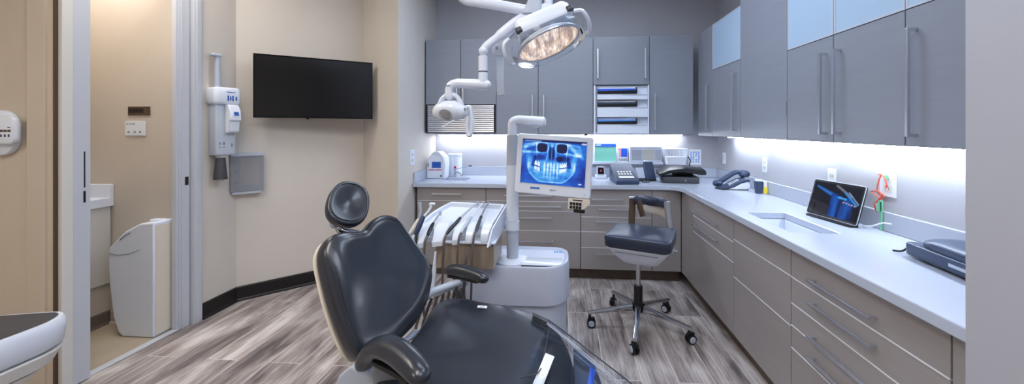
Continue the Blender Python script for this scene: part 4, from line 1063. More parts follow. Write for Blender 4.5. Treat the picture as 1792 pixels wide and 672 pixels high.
# supply hoses running down from the tray to the chair
MB().tube(smooth_path([Vector((-0.6, 2.17, 0.532)), Vector((-0.607, 2.16, 0.469)), Vector((-0.628, 2.148, 0.343)), Vector((-0.645, 2.137, 0.098))], 4), .0085, 8).build('hose', 'hose', du)
MB().tube(smooth_path([Vector((-0.634, 2.168, 0.525)), Vector((-0.641, 2.157, 0.462)), Vector((-0.667, 2.145, 0.333)), Vector((-0.689, 2.133, 0.085))], 4), .0085, 8).build('hose', 'darkgrey', du)
MB().tube(smooth_path([Vector((-0.668, 2.165, 0.519)), Vector((-0.675, 2.155, 0.455)), Vector((-0.705, 2.142, 0.323)), Vector((-0.732, 2.13, 0.072))], 4), .0085, 8).build('hose', 'hose', du)
MB().tube(smooth_path([Vector((-0.702, 2.163, 0.512)), Vector((-0.709, 2.152, 0.448)), Vector((-0.744, 2.139, 0.313)), Vector((-0.776, 2.127, 0.058))], 4), .0085, 8).build('hose', 'darkgrey', du)
MB().tube(smooth_path([Vector((-0.736, 2.16, 0.505)), Vector((-0.742, 2.149, 0.442)), Vector((-0.783, 2.136, 0.303)), Vector((-0.819, 2.123, 0.045))], 4), .0085, 8).build('hose', 'hose', du)
MB().tube(smooth_path([Vector((-0.77, 2.157, 0.498)), Vector((-0.776, 2.147, 0.435)), Vector((-0.821, 2.133, 0.293)), Vector((-0.863, 2.12, 0.031))], 4), .0085, 8).build('hose', 'darkgrey', du)
MB().tube(smooth_path([Vector((-0.803, 2.155, 0.491)), Vector((-0.81, 2.144, 0.428)), Vector((-0.86, 2.13, 0.283)), Vector((-0.906, 2.117, 0.018))], 4), .0085, 8).build('hose', 'hose', du)
# suction syringes held at the left end
root = thing('syringe_holder', (-.86, 2.10, .78), 'dark blue suction handpiece with a curved white tip at the left of the tray', 'handpiece')
v0, v1 = Vector((-0.839, 2.062, 0.833)), Vector((-0.812, 2.104, 0.922))
MB().tube([v0, v0.lerp(v1, .5), v1], [.014, .0165, .014], 12, round_ends=True).build('barrel', 'navy', root)
MB().tube(smooth_path([v1, Vector((-0.786, 2.116, 0.953)), Vector((-0.772, 2.127, 0.981)), Vector((-0.776, 2.127, 0.997)), Vector((-0.749, 2.129, 0.997))]), .0075, 10).build('curved_tip', 'white', root)
MB().tube(smooth_path([v0, Vector((-0.847, 2.041, 0.816)), Vector((-0.828, 2.043, 0.745)), Vector((-0.803, 2.064, 0.608)), Vector((-0.785, 2.106, 0.46))]), .009, 10).build('hose', 'lightgrey', root)
root = thing('saliva_ejector', (-.88, 2.14, .80), 'slim white saliva ejector leaning left of the dark blue suction handpiece', 'handpiece')
v0, v1 = Vector((-0.885, 2.098, 0.829)), Vector((-0.85, 2.141, 0.902))
MB().tube([v0, v0.lerp(v1, .55), v1], [.011, .014, .011], 12, round_ends=True).build('barrel', 'offwhite', root)
MB().tube([v1, Vector((-0.84, 2.142, 0.956)), Vector((-0.847, 2.141, 1.003))], [.009, .007, .010], 10).build('tip', 'lightgrey', root)
MB().tube(smooth_path([v0, Vector((-0.894, 2.088, 0.795)), Vector((-0.874, 2.089, 0.712)), Vector((-0.861, 2.09, 0.646)), Vector((-0.851, 2.091, 0.59))]), .008, 10).build('hose', 'lightgrey', root)
root = thing('suction_tube', (-.71, 2.0, .35), 'upright white suction tube tip between the backrest and the tray', 'tube')
MB().tube([Vector((-0.717, 2.001, 0.51)), Vector((-0.708, 2.002, 0.667)), Vector((-0.701, 2.002, 0.759))], [.012, .011, .005], 12).build('tube', 'white', root)

# ------------------------------------------------------------------ monitor on the post
mtl, mtr, mbl, mbr = Vector((-0.278, 2.22, 1.406)), Vector((0.17, 2.149, 1.397)), Vector((-0.281, 2.22, 1.065)), Vector((0.157, 2.148, 1.027))
mx = ((mtr - mtl) + (mbr - mbl)).normalized(); mz = Vector((0, 0, 1)); mn = mx.cross(mz).normalized()
mw = (mtr - mtl).length; mh = ((mtl - mbl).z + (mtr - mbr).z) / 2
mc = (mtl + mtr + mbl + mbr) / 4
mz = (mz - mn * .06).normalized(); mz = (mz - mx * mz.dot(mx)).normalized(); mn = mx.cross(mz).normalized()
t = thing('monitor', mc, 'white framed monitor showing a blue dental x-ray, mounted on the post', 'monitor')
rings = []
for w, h, dd, r_ in ((mw * .7, mh * .7, -.062, .02), (mw * .94, mh * .94, -.045, .02), (mw, mh, -.030, .014), (mw, mh, -.006, .014), (mw - .008, mh - .008, 0, .012)):
    rings.append([mc + mx * p + mz * (q - (.0 if dd > -.04 else .01)) + mn * dd for p, q in rr(w, h, r_, 4)])
MB().loft(rings).build('housing', 'white', t, 40)
sw, sh = mw * .845, mh * .735
sc0 = mc + mz * (mh * .045)
def xray(u, v):
    """panoramic dental x-ray as it shows on the monitor, (0, 0) at the lower left"""
    x, y = u, 1 - v
    c = x - .47; a_ = abs(c)
    n1_, n2_ = vnoise(x * 7, y * 6), vnoise(x * 24, y * 18)
    val = .30 + .12 * (n1_ - .5) + .08 * (n2_ - .5)
    val -= .10 * sstep(.36, .50, a_) * sstep(.45, .7, y)
    # lower jaw: broad bright bowl with a lighter rim
    jw = .375 - .20 * max(0, (y - .58) / .38) ** 2.2
    if y > .34 and y < .97:
        inside = sstep(jw + .015, jw - .02, a_) * sstep(.97, .93, y) * sstep(.34, .55, y)
        val += .20 * inside * (.85 + .5 * (n2_ - .5))
        val += .22 * math.exp(-((a_ - jw + .012) / .014) ** 2) * sstep(.4, .6, y) * sstep(.98, .92, y)
    val += .30 * math.exp(-((y - .945 + .25 * max(0, a_ - .14)) / .014) ** 2) * sstep(.22, .15, a_)
    # branches of the jaw and the joints at both sides
    for s in (-1, 1):
        q = c * s
        d, _ = seg_d(q, y, (.335, .62), (.375, .30)); val += .14 * sstep(.06, .02, d)
        d, _ = seg_d(q, y, (.22, .285), (.44, .29 if s < 0 else .33)); val += .30 * sstep(.042, .012, d) * (.75 + .5 * n2_)
        d, _ = seg_d(q, y, (.25, .10), (.42, .17 if s < 0 else .30)); val += .32 * sstep(.06, .01, d) * (.6 + .8 * vnoise(x * 34, y * 30))
        d, _ = seg_d(q, y, (.42, .18), (.47, .36)); val += .16 * sstep(.05, .01, d)
        d, _ = seg_d(q, y, (.24, .40), (.285, .58)); val *= 1 - .55 * sstep(.045, .02, d)
    # sinuses
    for s in (-1, 1):
        q = c * s
        e = max(abs(q - .155) / .078, abs(y - .175) / .10); e = (e + math.hypot((q - .155) / .085, (y - .175) / .115)) / 2
        val *= 1 - .88 * sstep(1.08, .86, e)
        val += .24 * math.exp(-((e - 1.13) / .09) ** 2) * (y < .40)
        e = math.hypot((q - .19) / .115, (y - .40) / .07); val *= 1 - .50 * sstep(1.1, .6, e)
        d, _ = seg_d(q, y, (.050, .10), (.075, .46)); val += .26 * sstep(.014, .003, d)
        d, _ = seg_d(q, y, (.245, .10), (.225, .46)); val += .20 * sstep(.012, .003, d)
    e = math.hypot(c / .048, (y - .31) / .17); val *= 1 - .72 * sstep(1.1, .75, e)
    d, _ = seg_d(c, y, (0, .12), (0, .46)); val += .34 * sstep(.009, .002, d)
    e = math.hypot((c - .125) / .062, (y - .42) / .07); val *= 1 - .75 * sstep(1.1, .7, e)
    e = math.hypot(c / .035, (y - .12) / .05); val += .25 * sstep(1.1, .4, e)
    val += .26 * math.exp(-((y - .075 - .25 * max(0, a_ - .25)) / .016) ** 2) * (a_ < .44)
    # teeth: soft front roots as vertical stripes, white molars at both sides
    bite = .632 - .9 * c * c
    if a_ < .17 and y > .44:
        w_ = sstep(.17, .12, a_)
        st = (.5 + .5 * math.cos(c * 2 * PI / (.046 + .05 * a_))) ** 1.4
        val += w_ * (.10 + .34 * st) * sstep(.44, .55, y) * sstep(1.0, .66, y) * (1.25 - .5 * abs(y - bite) / .2)
        val -= .16 * math.exp(-((y - bite) / .009) ** 2) * w_
        val -= .08 * math.exp(-((y - .79) / .02) ** 2) * w_
    for s, xa, xb in ((-1, .175, .262), (1, .135, .238)):
        q = c * s
        if xa < q < xb:
            mid_ = (xa + xb) / 2; by = bite + .012
            if by - .125 < y < by - .012:
                top_f = sstep(by - .125, by - .085, y + .02 * math.sin(q * 190))
                val = val * (1 - top_f) + (.98 - .22 * vnoise(x * 70, y * 50) * (y < by - .07)) * top_f
            if by + .014 < y < by + .10 - .02 * (q - xa) / .1: val = .97 - .10 * vnoise(x * 50, y * 60)
            elif y > by + .09 and y < by + .20: val += .14 * sstep(by + .2, by + .1, y)
            if by - .12 < y < by + .1 and (abs(q - mid_) < .003 or abs(y - by) < .010): val *= .40
    val = max(0, min(1.1, val))
    cr = [(0, lin((6, 10, 34))), (.10, lin((10, 26, 92))), (.22, lin((14, 62, 170))), (.36, lin((26, 104, 214))), (.52, lin((70, 160, 236))), (.70, lin((140, 205, 248))), (.88, lin((215, 240, 254))), (1.2, (1, 1, 1))]
    for (a, ca), (b_, cb) in zip(cr, cr[1:]):
        if val <= b_: col = mixc(ca, cb, (val - a) / (b_ - a)); break
    if y < .045: col = lin((10, 22, 92))
    if .018 < y < .045 and .03 < x < .30: col = mixc(col, lin((130, 170, 230)), .7)
    if .03 < y < .065 and .92 < x < 1: col = lin((200, 205, 225))
    if .925 < y < .95 and .90 < x < .95: col = lin((190, 215, 250))
    return col
screen_grid('screen', 'screen', t, sc0 - mx * (sw / 2) - mz * (sh / 2) + mn * .0012, mx, mz, sw, sh, xray, 150, 112)
m = MB()
for a, b_, c_, d_ in ((-sw / 2 - .003, sw / 2 + .003, sh / 2, sh / 2 + .003), (-sw / 2 - .003, sw / 2 + .003, -sh / 2 - .003, -sh / 2), (-sw / 2 - .003, -sw / 2, -sh / 2, sh / 2), (sw / 2, sw / 2 + .003, -sh / 2, sh / 2)):
    m.obox(sc0 + mx * ((a + b_) / 2) + mz * ((c_ + d_) / 2) + mn * .0008, (b_ - a, d_ - c_, .0025), mx, mz, mn)
m.build('screen_edge', 'lightgrey', t, 0)
lb = mc - mz * (mh * .425)
MB().obox(lb - mx * (mw * .22) + mz * .010 + mn * .0006, (.058, .011, .001), mx, mz, mn).build('label', 'blue_ink', t, 0)
m = MB()
for k in range(8): m.obox(lb - mx * (mw * .22 + .023 - k * .0066) + mz * .010 + mn * .0013, (.004, .006 - .001 * (k % 2), .0006), mx, mz, mn)
m.build('label_print', 'sky_blue', t, 0)
text('LIDOO', 'lettering', 'ink', t, lb + mx * (mw * .02) + mz * .006 + mn * .0008, mx, mz, .012)
MB().lathe([(.003, 0), (.003, .001)], lb + mx * (mw * .43) - mz * .004 + mn * .0004, mx, mz, mn, 12).build('power_button', 'midgrey', t)
MB().obox(mc - mn * .075 - mx * .09, (.12, .12, .025), mx, mz, mn).tube([mc - mn * .085 - mx * .09, Vector((px + .052, py - .012, mc.z))], .012, 12).build('mounting_bracket', 'lightgrey', t, 30)
# keypad holder below the monitor
kc = mc - mz * (mh / 2 + .03) + mx * (mw * .345)
t = thing('keypad_holder', kc, 'small cream keypad holder hanging under the right of the monitor', 'keypad')
MB().prism([kc - mx * .055 + mz * .028 - mn * .03, kc + mx * .068 + mz * .028 - mn * .03, kc + mx * .068 + mz * .0 - mn * .03, kc + mx * .035 - mz * .035 - mn * .03, kc - mx * .055 - mz * .04 - mn * .03], mn * .03).build('case', 'cream', t, 0, 0.004)
MB().obox(kc - mx * .010 - mz * .012 + mn * .0015, (.082, .044, .003), mx, mz, mn).build('key_plate', 'offwhite', t, 0, 0.001)
m = MB()
for j in range(2):
    for i in range(4): m.obox(kc - mx * (.036 - .0175 * i) - mz * (.002 + .02 * j) + mn * .004, (.0145, .016, .003), mx, mz, mn)
m.build('keys', 'black', t, 0)
MB().obox(kc + mx * .0 + mz * .018 + mn * .001, (.055, .006, .003), mx, mz, mn).build('slot', 'black', t, 0)
MB().rbox(kc - mz * .052 + mx * .012 - mn * .008, .065, .026, .022, .008, mx, mn, mz, er=.004).build('mouse', 'black', t)

# ------------------------------------------------------------------ ceiling hung operating light
R_ = Vector((0.99705, 0.0767, 0)); U_ = Vector((0, 0, 1)); F_ = Vector((-.0767, .99705, 0))
t = thing('operating_light', (-.05, 1.95, 3.0), 'large white operating light with a glowing oval reflector hanging from the ceiling', 'lamp')
piv = Vector((-0.12, 1.947, 2.091))
MB().cyl((piv.x, piv.y, 2.25), (piv.x, piv.y, 2.99), .035, seg=24).cyl((piv.x, piv.y, 2.96), (piv.x, piv.y, 2.999), .10, seg=32).build('ceiling_pole', 'white', t)
MB().tube(smooth_path([Vector((-0.535, 1.915, 2.181)), Vector((-0.529, 1.915, 2.133)), Vector((-0.5, 1.917, 2.112))], 5) + [Vector((-0.344, 1.929, 2.088)), Vector((-0.179, 1.942, 2.058))], .027, 20, round_ends=True).build('balance_arm', 'white_gloss', t)
MB().tube([Vector((-0.535, 1.915, 2.181)), Vector((-0.464, 1.92, 2.295)), Vector((-0.254, 1.936, 2.34)), Vector((piv.x, piv.y, 2.32))], .022, 14).build('upper_arm', 'white_gloss', t)
m = MB(); rings = []
for u, v, w, h in ((940, -40, .045, .05), (938, -8, .06, .055), (934, 12, .085, .07), (930, 26, .10, .07)):
    c = piv + R_ * ((u - 945) / 650 * 1.95) - U_ * ((v - 8) / 650 * 1.95)
    rings.append([c + R_ * p + F_ * q for p, q in rr(w, h, .018, 4)])
m.loft(rings).build('pivot_block', 'lightgrey', t, 40, 0.002)
MB().cyl(piv + R_ * .045 + U_ * .12, piv + R_ * .045 - U_ * .03, .022).build('pivot_pin', 'white', t)
# curved lower arm
lp = [(965, 14), (935, 22), (905, 38), (875, 62), (852, 80), (845, 90)]
pts = smooth_path([Vector((0, 0, 0)) + Vector(piv + R_ * ((u - 945) / 650 * 1.93) - U_ * ((v - 8) / 650 * 1.93)) for u, v in lp], 5)
MB().tube(pts, [.032] * 5 + [.028] * 11 + [.022] * 8 + [.022] * 2, 12, .8, F_).build('lower_arm', 'white', t, 50)
MB().ball(pts[-1], (.0245, .0245, .0245), seg=24, rings=14).build('arm_end', 'white', t, 60)
# lamp head
e1 = (R_ * .918 + U_ * .396).normalized(); dp = (R_ * .396 - U_ * .918).normalized()
ln = (F_ * -.24 + dp * .97).normalized(); e2 = ln.cross(e1).normalized()
lc = Vector((-0.067, 1.75, 1.841))
hc = Vector((-0.092, 1.758, 1.938)) + ln * .035
rings = []
for h, w, dd, r_ in ((-.004, .262, .15, .03), (.006, .272, .16, .03), (.05, .268, .155, .03), (.070, .25, .13, .03), (.078, .2, .08, .03)):
    rings.append([hc - ln * h + e1 * (p - .0) + e2 * q for p, q in rr(w, dd, r_, 6)])
MB().loft(rings).build('housing', 'white', t, 45)
CLIP = .078 if e2.dot(F_) < 0 else -.078
MB().rbox(hc + e1 * -.125 + e2 * CLIP, .03, .03, .02, .01, e1, e2, ln * -1).build('clip', 'darkgrey', t)
MB().rbox(hc + e1 * .125 + e2 * CLIP, .03, .03, .02, .01, e1, e2, ln * -1).build('clip', 'darkgrey', t)
MB().tube([hc - e1 * .14 + ln * .004, hc + e1 * .135 + ln * .004], .012, 12).build('rail', 'lightgrey', t)
# reflector dish with facets
def dish_ring(s, h): return [lc + e1 * (.150 * s * math.cos(2 * PI * k / 48)) + e2 * (.135 * s * math.sin(2 * PI * k / 48)) + ln * h for k in range(48)]
o = MB().loft([dish_ring(1.02, .0), dish_ring(1.02, -.010), dish_ring(.92, -.022), dish_ring(.7, -.03), dish_ring(.3, -.032)]).build('reflector_back', 'lightgrey', t, 50)
m = MB()
n1, n2 = 48, 12
rings = []
for j in range(n2 + 1):
    s = 1.0 - j / n2 * .98; rings.append(dish_ring(s, .003 + .012 * (1 - s * s)))
m.loft(rings)
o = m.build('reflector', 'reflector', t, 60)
uv = o.data.uv_layers.new(name='UVMap')
for p in o.data.polygons:
    for li in p.loop_indices:
        co = o.data.vertices[o.data.loops[li].vertex_index].co + WM[o].translation - lc
        uv.data[li].uv = (co.dot(e1) / .30 + .5, co.dot(e2) / .27 + .5)
MB().tube(dish_ring(1.02, .004) + dish_ring(1.02, .004)[:1], .006, 8).build('reflector_rim', 'steel', t)
# clear splash shield around the dish, and side loops
def shield(s, h, du_=0): return [lc + e1 * (.185 * s * math.cos(2 * PI * k / 40) + du_) + e2 * (.152 * s * math.sin(2 * PI * k / 40)) + ln * h for k in range(40)]
MB().loft([shield(.98, -.03), shield(1.0, .0), shield(.97, .022), shield(.93, .034)], False).build('clear_shield', 'glass', t, 60)
for s in (-1, 1):
    base_ = lc + e1 * (.165 * s) - ln * .075
    MB().tube(smooth_path([base_ + e2 * .05, base_ + e1 * (.03 * s) + e2 * .06 + ln * .02, base_ + e1 * (.045 * s) + e2 * .03 + ln * .06, base_ + e1 * (.04 * s) - e2 * .02 + ln * .085, base_ + e1 * (.02 * s) - e2 * .04 + ln * .09]), .009, 10).build('grab_handle', 'white', t)
# hanging bracket behind
hb = Vector((-0.347, 1.999, 1.934))
MB().prism([hb + R_ * p + U_ * q for p, q in ((-.03, .0), (.07, .05), (.10, .05), (.035, -.03), (.028, -.10), (-.02, -.10), (-.035, -.08))], F_ * .03).build('bracket_head', 'lightgrey', t, 0, 0.005)
MB().prism([hb + F_ * .004 + R_ * p + U_ * q for p, q in ((-.018, -.09), (.026, -.09), (.028, -.31), (-.008, -.318), (-.014, -.28))], F_ * .022).build('hanging_bracket', 'lightgrey', t, 0, 0.004)
MB().cyl(hb + U_ * -.055 + R_ * -.012 - F_ * .004, hb + U_ * -.055 + R_ * -.012 + F_ * .002, .008).build('bracket_screw', 'midgrey', t)

# small examination lamp hanging from the end of the lower arm
ap = pts[-1]
t = thing('examination_lamp', ap, 'small white examination lamp with a round lens and looped handle, hung from the light arm', 'lamp')
def B(u, v, d=1.93): return ap + R_ * ((u - 845) / 650 * d) - U_ * ((v - 90) / 650 * d)
m = MB().cyl(B(844.5, 98.8), B(844.5, 151), .0245, seg=28).build('drop_tube', 'white_gloss', t)
MB().cyl(B(844.5, 126), B(844.5, 128), .0252, seg=28).build('joint_ring', 'navy', t)
MB().ball(B(838, 99) - F_ * .0225, (.003, .003, .003), seg=10, rings=6).build('screw', 'black', t)
m = MB().tube([B(850, 150), B(838, 149), B(800, 147)] + smooth_path([B(793, 148), B(787, 152), B(785, 160), B(785, 170)], 5)[1:], [.0265, .0265, .025] + [.023] * 15, 18, round_ends=True)
m.build('cross_arm', 'white_gloss', t)
MB().cyl(B(853, 150) - F_ * .012, B(855, 150) - F_ * .016, .008).build('end_screw', 'darkgrey', t)
m = MB()
for k in range(3): m.obox(B(781 + 3 * k, 152) - F_ * .0245, (.006, .002, .007), R_, F_, U_)
m.build('print', 'midgrey', t, 0)
yk = [B(768, 190), B(770, 178), B(779, 169), B(790, 167), B(800, 173), B(807, 186), B(809, 198)]
MB().tube(smooth_path(yk), .0125, 10, 1.3, F_).build('yoke', 'white_gloss', t)
hdc = B(783, 198)
hn = (F_ * -.78 - U_ * .50 - R_ * .22).normalized(); hx = hn.cross(U_) * -1; hx.normalize(); hy = hn.cross(hx).normalized()
if hy.z < 0: hy = -hy
rings = []
for h, a_, b_ in ((-.075, .02, .012), (-.066, .06, .034), (-.045, .092, .050), (-.015, .104, .056), (.012, .086, .052), (.026, .054, .044), (.030, .036, .034)):
    rings.append([hdc + hx * (a_ * math.cos(2 * PI * k / 32)) + hy * (b_ * math.sin(2 * PI * k / 32)) + hn * h - U_ * (.02 * max(0, abs(math.cos(2 * PI * k / 32)) - .5) * a_ / .09) for k in range(32)])
MB().loft(rings).build('lamp_head', 'white_gloss', t, 60)
MB().tube([hdc + hx * (.035 * math.cos(2 * PI * k / 24)) + hy * (.033 * math.sin(2 * PI * k / 24)) + hn * .030 for k in range(25)], .004, 8).build('lens_ring', 'lightgrey', t)
MB().lathe([(.030, .0305), (.026, .034), (.012, .037), (.002, .038)], hdc, hx, hy, hn, 24).build('lens', 'glass', t)
MB().lathe([(.031, .0295), (.031, .0302)], hdc, hx, hy, hn, 24).build('reflector', 'steel', t)
m = MB()
for k in range(7):
    a = 2 * PI * k / 7; m.ball(hdc + hx * (.017 * math.cos(a)) + hy * (.017 * math.sin(a)) + hn * .031, (.006, .006, .003), hx, hy, hn, 8, 6)
m.ball(hdc + hn * .031, (.007, .007, .003), hx, hy, hn, 8, 6); m.build('bulb', 'cream', t)
gh = [B(812, 192), B(820, 189), B(824, 200), B(825, 225), B(822, 238), B(818, 238), B(816, 225), B(817, 205)]
MB().tube(smooth_path(gh), .0105, 10, 1.2, F_).build('grip_loop', 'white', t)
MB().prism([p - F_ * .004 for p in smooth_path(gh + gh[:1], 3)[:-1]], F_ * .008).build('grip_web', 'lightgrey', t, 0)
MB().ball(B(811, 195) - F_ * .02, (.014, .010, .016), seg=14, rings=8).build('pivot_knob', 'midgrey', t)
MB().tube(smooth_path([B(797, 214) - F_ * .05, B(790, 217) - F_ * .06, B(783, 222) - F_ * .06, B(776, 225) - F_ * .06]), .0035, 8).build('wire_guard', 'white', t)

# ------------------------------------------------------------------ dental chair
t = thing('dental_chair', (-.42, 1.42, 0), 'black leather dental chair with two padded arms and a clear foot cover', 'dental chair', rz=math.radians(-28))
ch = t
O = Vector((-0.699, 1.37, 0.603)); bL = Vector((0.59409, 0.68061, -0.42875)); aL = Vector((-0.18178, 0.63281, 0.75267)); nL = Vector((0.78359, -0.36922, 0.49967))
bo = [(-.135, .452), (-.108, .505), (-.059, .548), (-.006, .558), (.036, .545), (.116, .468), (.19, .405), (.229, .353), (.238, .30), (.216, .191), (.162, .101), (.116, .054), (.063, .008), (-.006, -.028), (-.077, -.035), (-.141, .036), (-.205, .136), (-.254, .233), (-.281, .294), (-.287, .338), (-.272, .385), (-.230, .415), (-.178, .432)]
bo2 = [tuple(p)[:2] for p in smooth_loop([(p, q, 0) for p, q in bo], 3)]
def bdish(p, q, s):
    k = 1 - s * s
    lobe = .028 * math.exp(-(((p - .15) / .10) ** 2 + ((q - .16) / .12) ** 2)) + .022 * math.exp(-(((p + .20) / .09) ** 2 + ((q - .22) / .16) ** 2))
    return .012 * min(1, k * 3) - .020 * max(0, k - .45) + lobe * min(1, k * 2.2)
MB().pillow(bo2, O, bL, aL, nL, .085, bdish, .028, rings=(1.0, 1.0, .985, .95, .88, .78, .66, .52, .36, .2, .06)[:9]).build('backrest_cushion', 'leather', t, 80, sub=1)
MB().pillow([(p * .978 - .004, (q - .26) * .978 + .26) for p, q in bo2], O - nL * .080, bL, aL, nL, .014, None, .006, rings=(1.0, 1.0, .99, .97, .9, .7, .5, .3, .1)).build('backrest_shell', 'cream', t, 60)
# seams following the edge of the pad
def on_back(p, q, h): return O + bL * p + aL * q + nL * h
cx_, cy_ = sum(p for p, _ in bo2) / len(bo2), sum(q for _, q in bo2) / len(bo2)
MB().tube([on_back(cx_ + (p - cx_) * .87, cy_ + (q - cy_) * .89, bdish(cx_ + (p - cx_) * .87, cy_ + (q - cy_) * .89, .88) - .001) for p, q in bo2 + bo2[:1]], .0016, 6).build('backrest_seam', 'black', t)
# headrest
HO = Vector((-.938, 1.575, 1.118))
hb_ = (bL + Vector((.1, -.1, .12))).normalized(); hn_ = (nL - hb_ * nL.dot(hb_)).normalized(); ha_ = hn_.cross(hb_).normalized()
if ha_.z < 0: ha_ = -ha_
ho = []
for k in range(40):
    a = 2 * PI * k / 40; ho.append((.088 * math.copysign(abs(math.cos(a)) ** .85, math.cos(a)) * (1.0 - .06 * math.sin(a)), .108 * math.copysign(abs(math.sin(a)) ** .85, math.sin(a))))
def hdish(p, q, s):
    r_ = math.hypot(p / .05, q / .066)
    return .010 * (1 - s) - .026 * math.exp(-(r_ ** 2))
MB().pillow(ho, HO, hb_, ha_, hn_, .06, hdish, .026).build('headrest', 'leather', t, 80, sub=1)
MB().tube([HO + hb_ * (p * .84) + ha_ * (q * .84) + hn_ * .0005 for p, q in ho + ho[:1]], .0016, 6).build('headrest_seam', 'black', t)
MB().tube(smooth_path([HO - hn_ * .062 - ha_ * .05, HO - hn_ * .075 - ha_ * .10, on_back(-.10, .46, -.09), on_back(-.06, .36, -.09)]), .017, 12).build('headrest_bracket', 'chrome', t)
MB().ball(HO - hn_ * .06 - ha_ * .085 - hb_ * .03, (.02, .02, .02), seg=14, rings=8).build('headrest_knob', 'lightgrey', t)
# seat cushion: wide at the hips, tapering to the leg rest
fx_ = Vector((.857, -.515, 0)); fy_ = Vector((.515, .857, 0)); S0 = Vector((-.66, 1.48, 0))
far = [(-.62, 1.43), (-.612, 1.53), (-.618, 1.66), (-.612, 1.76), (-.580, 1.815), (-.50, 1.83), (-.40, 1.815), (-.25, 1.805), (-.14, 1.745), (-.06, 1.665), (-.005, 1.575), (.035, 1.46), (.045, 1.35)]
near = [(.03, 1.22), (-.03, 1.10), (-.12, 1.02), (-.22, 1.01), (-.32, 1.06), (-.50, 1.13), (-.63, 1.20), (-.67, 1.30)]
so = [tuple(p)[:2] for p in smooth_loop([(p, q, 0) for p, q in far + near], 3)]
def slen(x, y): return (Vector((x, y, 0)) - S0).dot(fx_)
def slat(x, y): return (Vector((x, y, 0)) - S0).dot(fy_)
def seat_drop(x, y): return -.10 * sstep(.45, 1.0, slen(x, y)) + .02 * sstep(.2, -.05, slen(x, y))
SZ = .575
def seat_pt(x, y, h): return Vector((x, y, SZ + h + seat_drop(x, y)))
def seat_h(x, y, s):
    k = min(1, (1 - s) * 3)
    return .012 * k - .030 * max(0, .8 - s) + .020 * math.exp(-((abs(slat(x, y)) - .2) / .09) ** 2) * k * sstep(.5, .1, slen(x, y))
scx, scy = sum(p for p, _ in so) / len(so), sum(q for _, q in so) / len(so)
rings = []
def sring(s, h, face=False):
    out = []
    for p, q in so:
        x, y = scx + (p - scx) * s, scy + (q - scy) * s
        out.append(seat_pt(x, y, h + (seat_h(x, y, s) if face else 0)))
    return out
rings = [sring(.3, -.10), sring(.85, -.10), sring(.96, -.092), sring(1.0, -.065), sring(1.0, -.035, True), sring(.992, -.014, True), sring(.975, -.004, True)]
rings += [sring(s, 0, True) for s in (.945, .90, .84, .76, .66, .54, .40, .25, .10)]
MB().loft(rings).build('seat_cushion', 'leather', t, 80, sub=1)
MB().obox(Vector((-0.378, 1.724, 0.601)) , (.045, .0012, .012), Vector((1, -.05, 0)), Vector((0, -.45, .9)), Vector((0, .9, .45))).build('seat_label', 'paper', t, 0)
m = MB()
for k in range(6): m.obox(Vector((-0.378, 1.724, 0.601)) + Vector((-.015 + k * .006, -.0012, .0)), (.004, .0006, .004), Vector((1, -.05, 0)), Vector((0, -.45, .9)), Vector((0, .9, .45)))
m.build('seat_label_print', 'blue_ink', t, 0)
MB().loft([sring(.86, -.135), sring(.93, -.13), sring(.95, -.104), sring(.9, -.1005)]).build('seat_pan', 'lightgrey', t, 50)
# pedestal and floor base
def P_(a, l, z): return S0 + fx_ * a + fy_ * l + Vector((0, 0, z))
MB().rbox(P_(.30, -.02, 0.001), .80, .46, .055, .14, fx_, fy_, er=.015, n=8).build('floor_base', 'lightgrey', t)
rings = []
for z, w, d_, o_ in ((.056, .40, .30, .26), (.12, .34, .26, .25), (.28, .32, .24, .18), (.40, .42, .30, .16), (.44, .46, .34, .18)):
    rings.append([P_(o_ + p, q, z) for p, q in rr(w, d_, .08, 6)])
MB().loft(rings).build('pedestal', 'lightgrey', t, 50)
# pivot housing between seat and back on the near side and the far side
nb = Vector((-0.668, 1.252, 0.554))
MB().prism([(-0.778, 1.304, 0.505), (-0.753, 1.306, 0.572), (-0.709, 1.309, 0.609), (-0.661, 1.313, 0.588), (-0.595, 1.318, 0.53), (-0.532, 1.323, 0.446), (-0.553, 1.321, 0.321), (-0.72, 1.309, 0.321), (-0.791, 1.303, 0.404)], fy_ * -.07).build('near_pivot_cover', 'lightgrey', t, 0, 0.012, 3)
MB().prism([(-0.648, 1.234, 0.611), (-0.622, 1.236, 0.635), (-0.55, 1.241, 0.603), (-0.528, 1.243, 0.56), (-0.56, 1.241, 0.524), (-0.622, 1.236, 0.536)], fy_ * -.02).build('near_pivot_plate', 'midgrey', t, 0, 0.008, 2)
MB().tube(smooth_path([Vector((-0.693, 1.812, 0.59)), Vector((-0.661, 1.845, 0.608)), Vector((-0.613, 1.889, 0.615)), Vector((-0.541, 1.934, 0.628))]), .022, 12, .8, U_).build('far_arm_bracket', 'lightgrey', t, 50)
MB().tube(smooth_path([Vector((-0.679, 1.452, 0.565)), Vector((-0.649, 1.505, 0.56)), Vector((-0.639, 1.576, 0.555))]), .014, 10, .7, U_).build('hinge_cover', 'lightgrey', t, 50)
MB().prism([(-0.688, 1.913, 0.587), (-0.556, 1.923, 0.638), (-0.508, 1.927, 0.638), (-0.508, 1.927, 0.605), (-0.598, 1.92, 0.581), (-0.685, 1.913, 0.544)], fy_ * .02).build('far_bracket_plate', 'lightgrey', t, 0, 0.004)
m = MB()
for a, b_ in (((-0.554, 1.893, 0.615), (-0.527, 1.895, 0.534)), ((-0.509, 1.897, 0.641), (-0.53, 1.895, 0.534)), ((-0.53, 1.895, 0.552), (-0.524, 1.895, 0.43))):
    m.tube([Vector(a), Vector(b_)], .008, 8)
m.build('far_arm_struts', 'darkgrey', t)
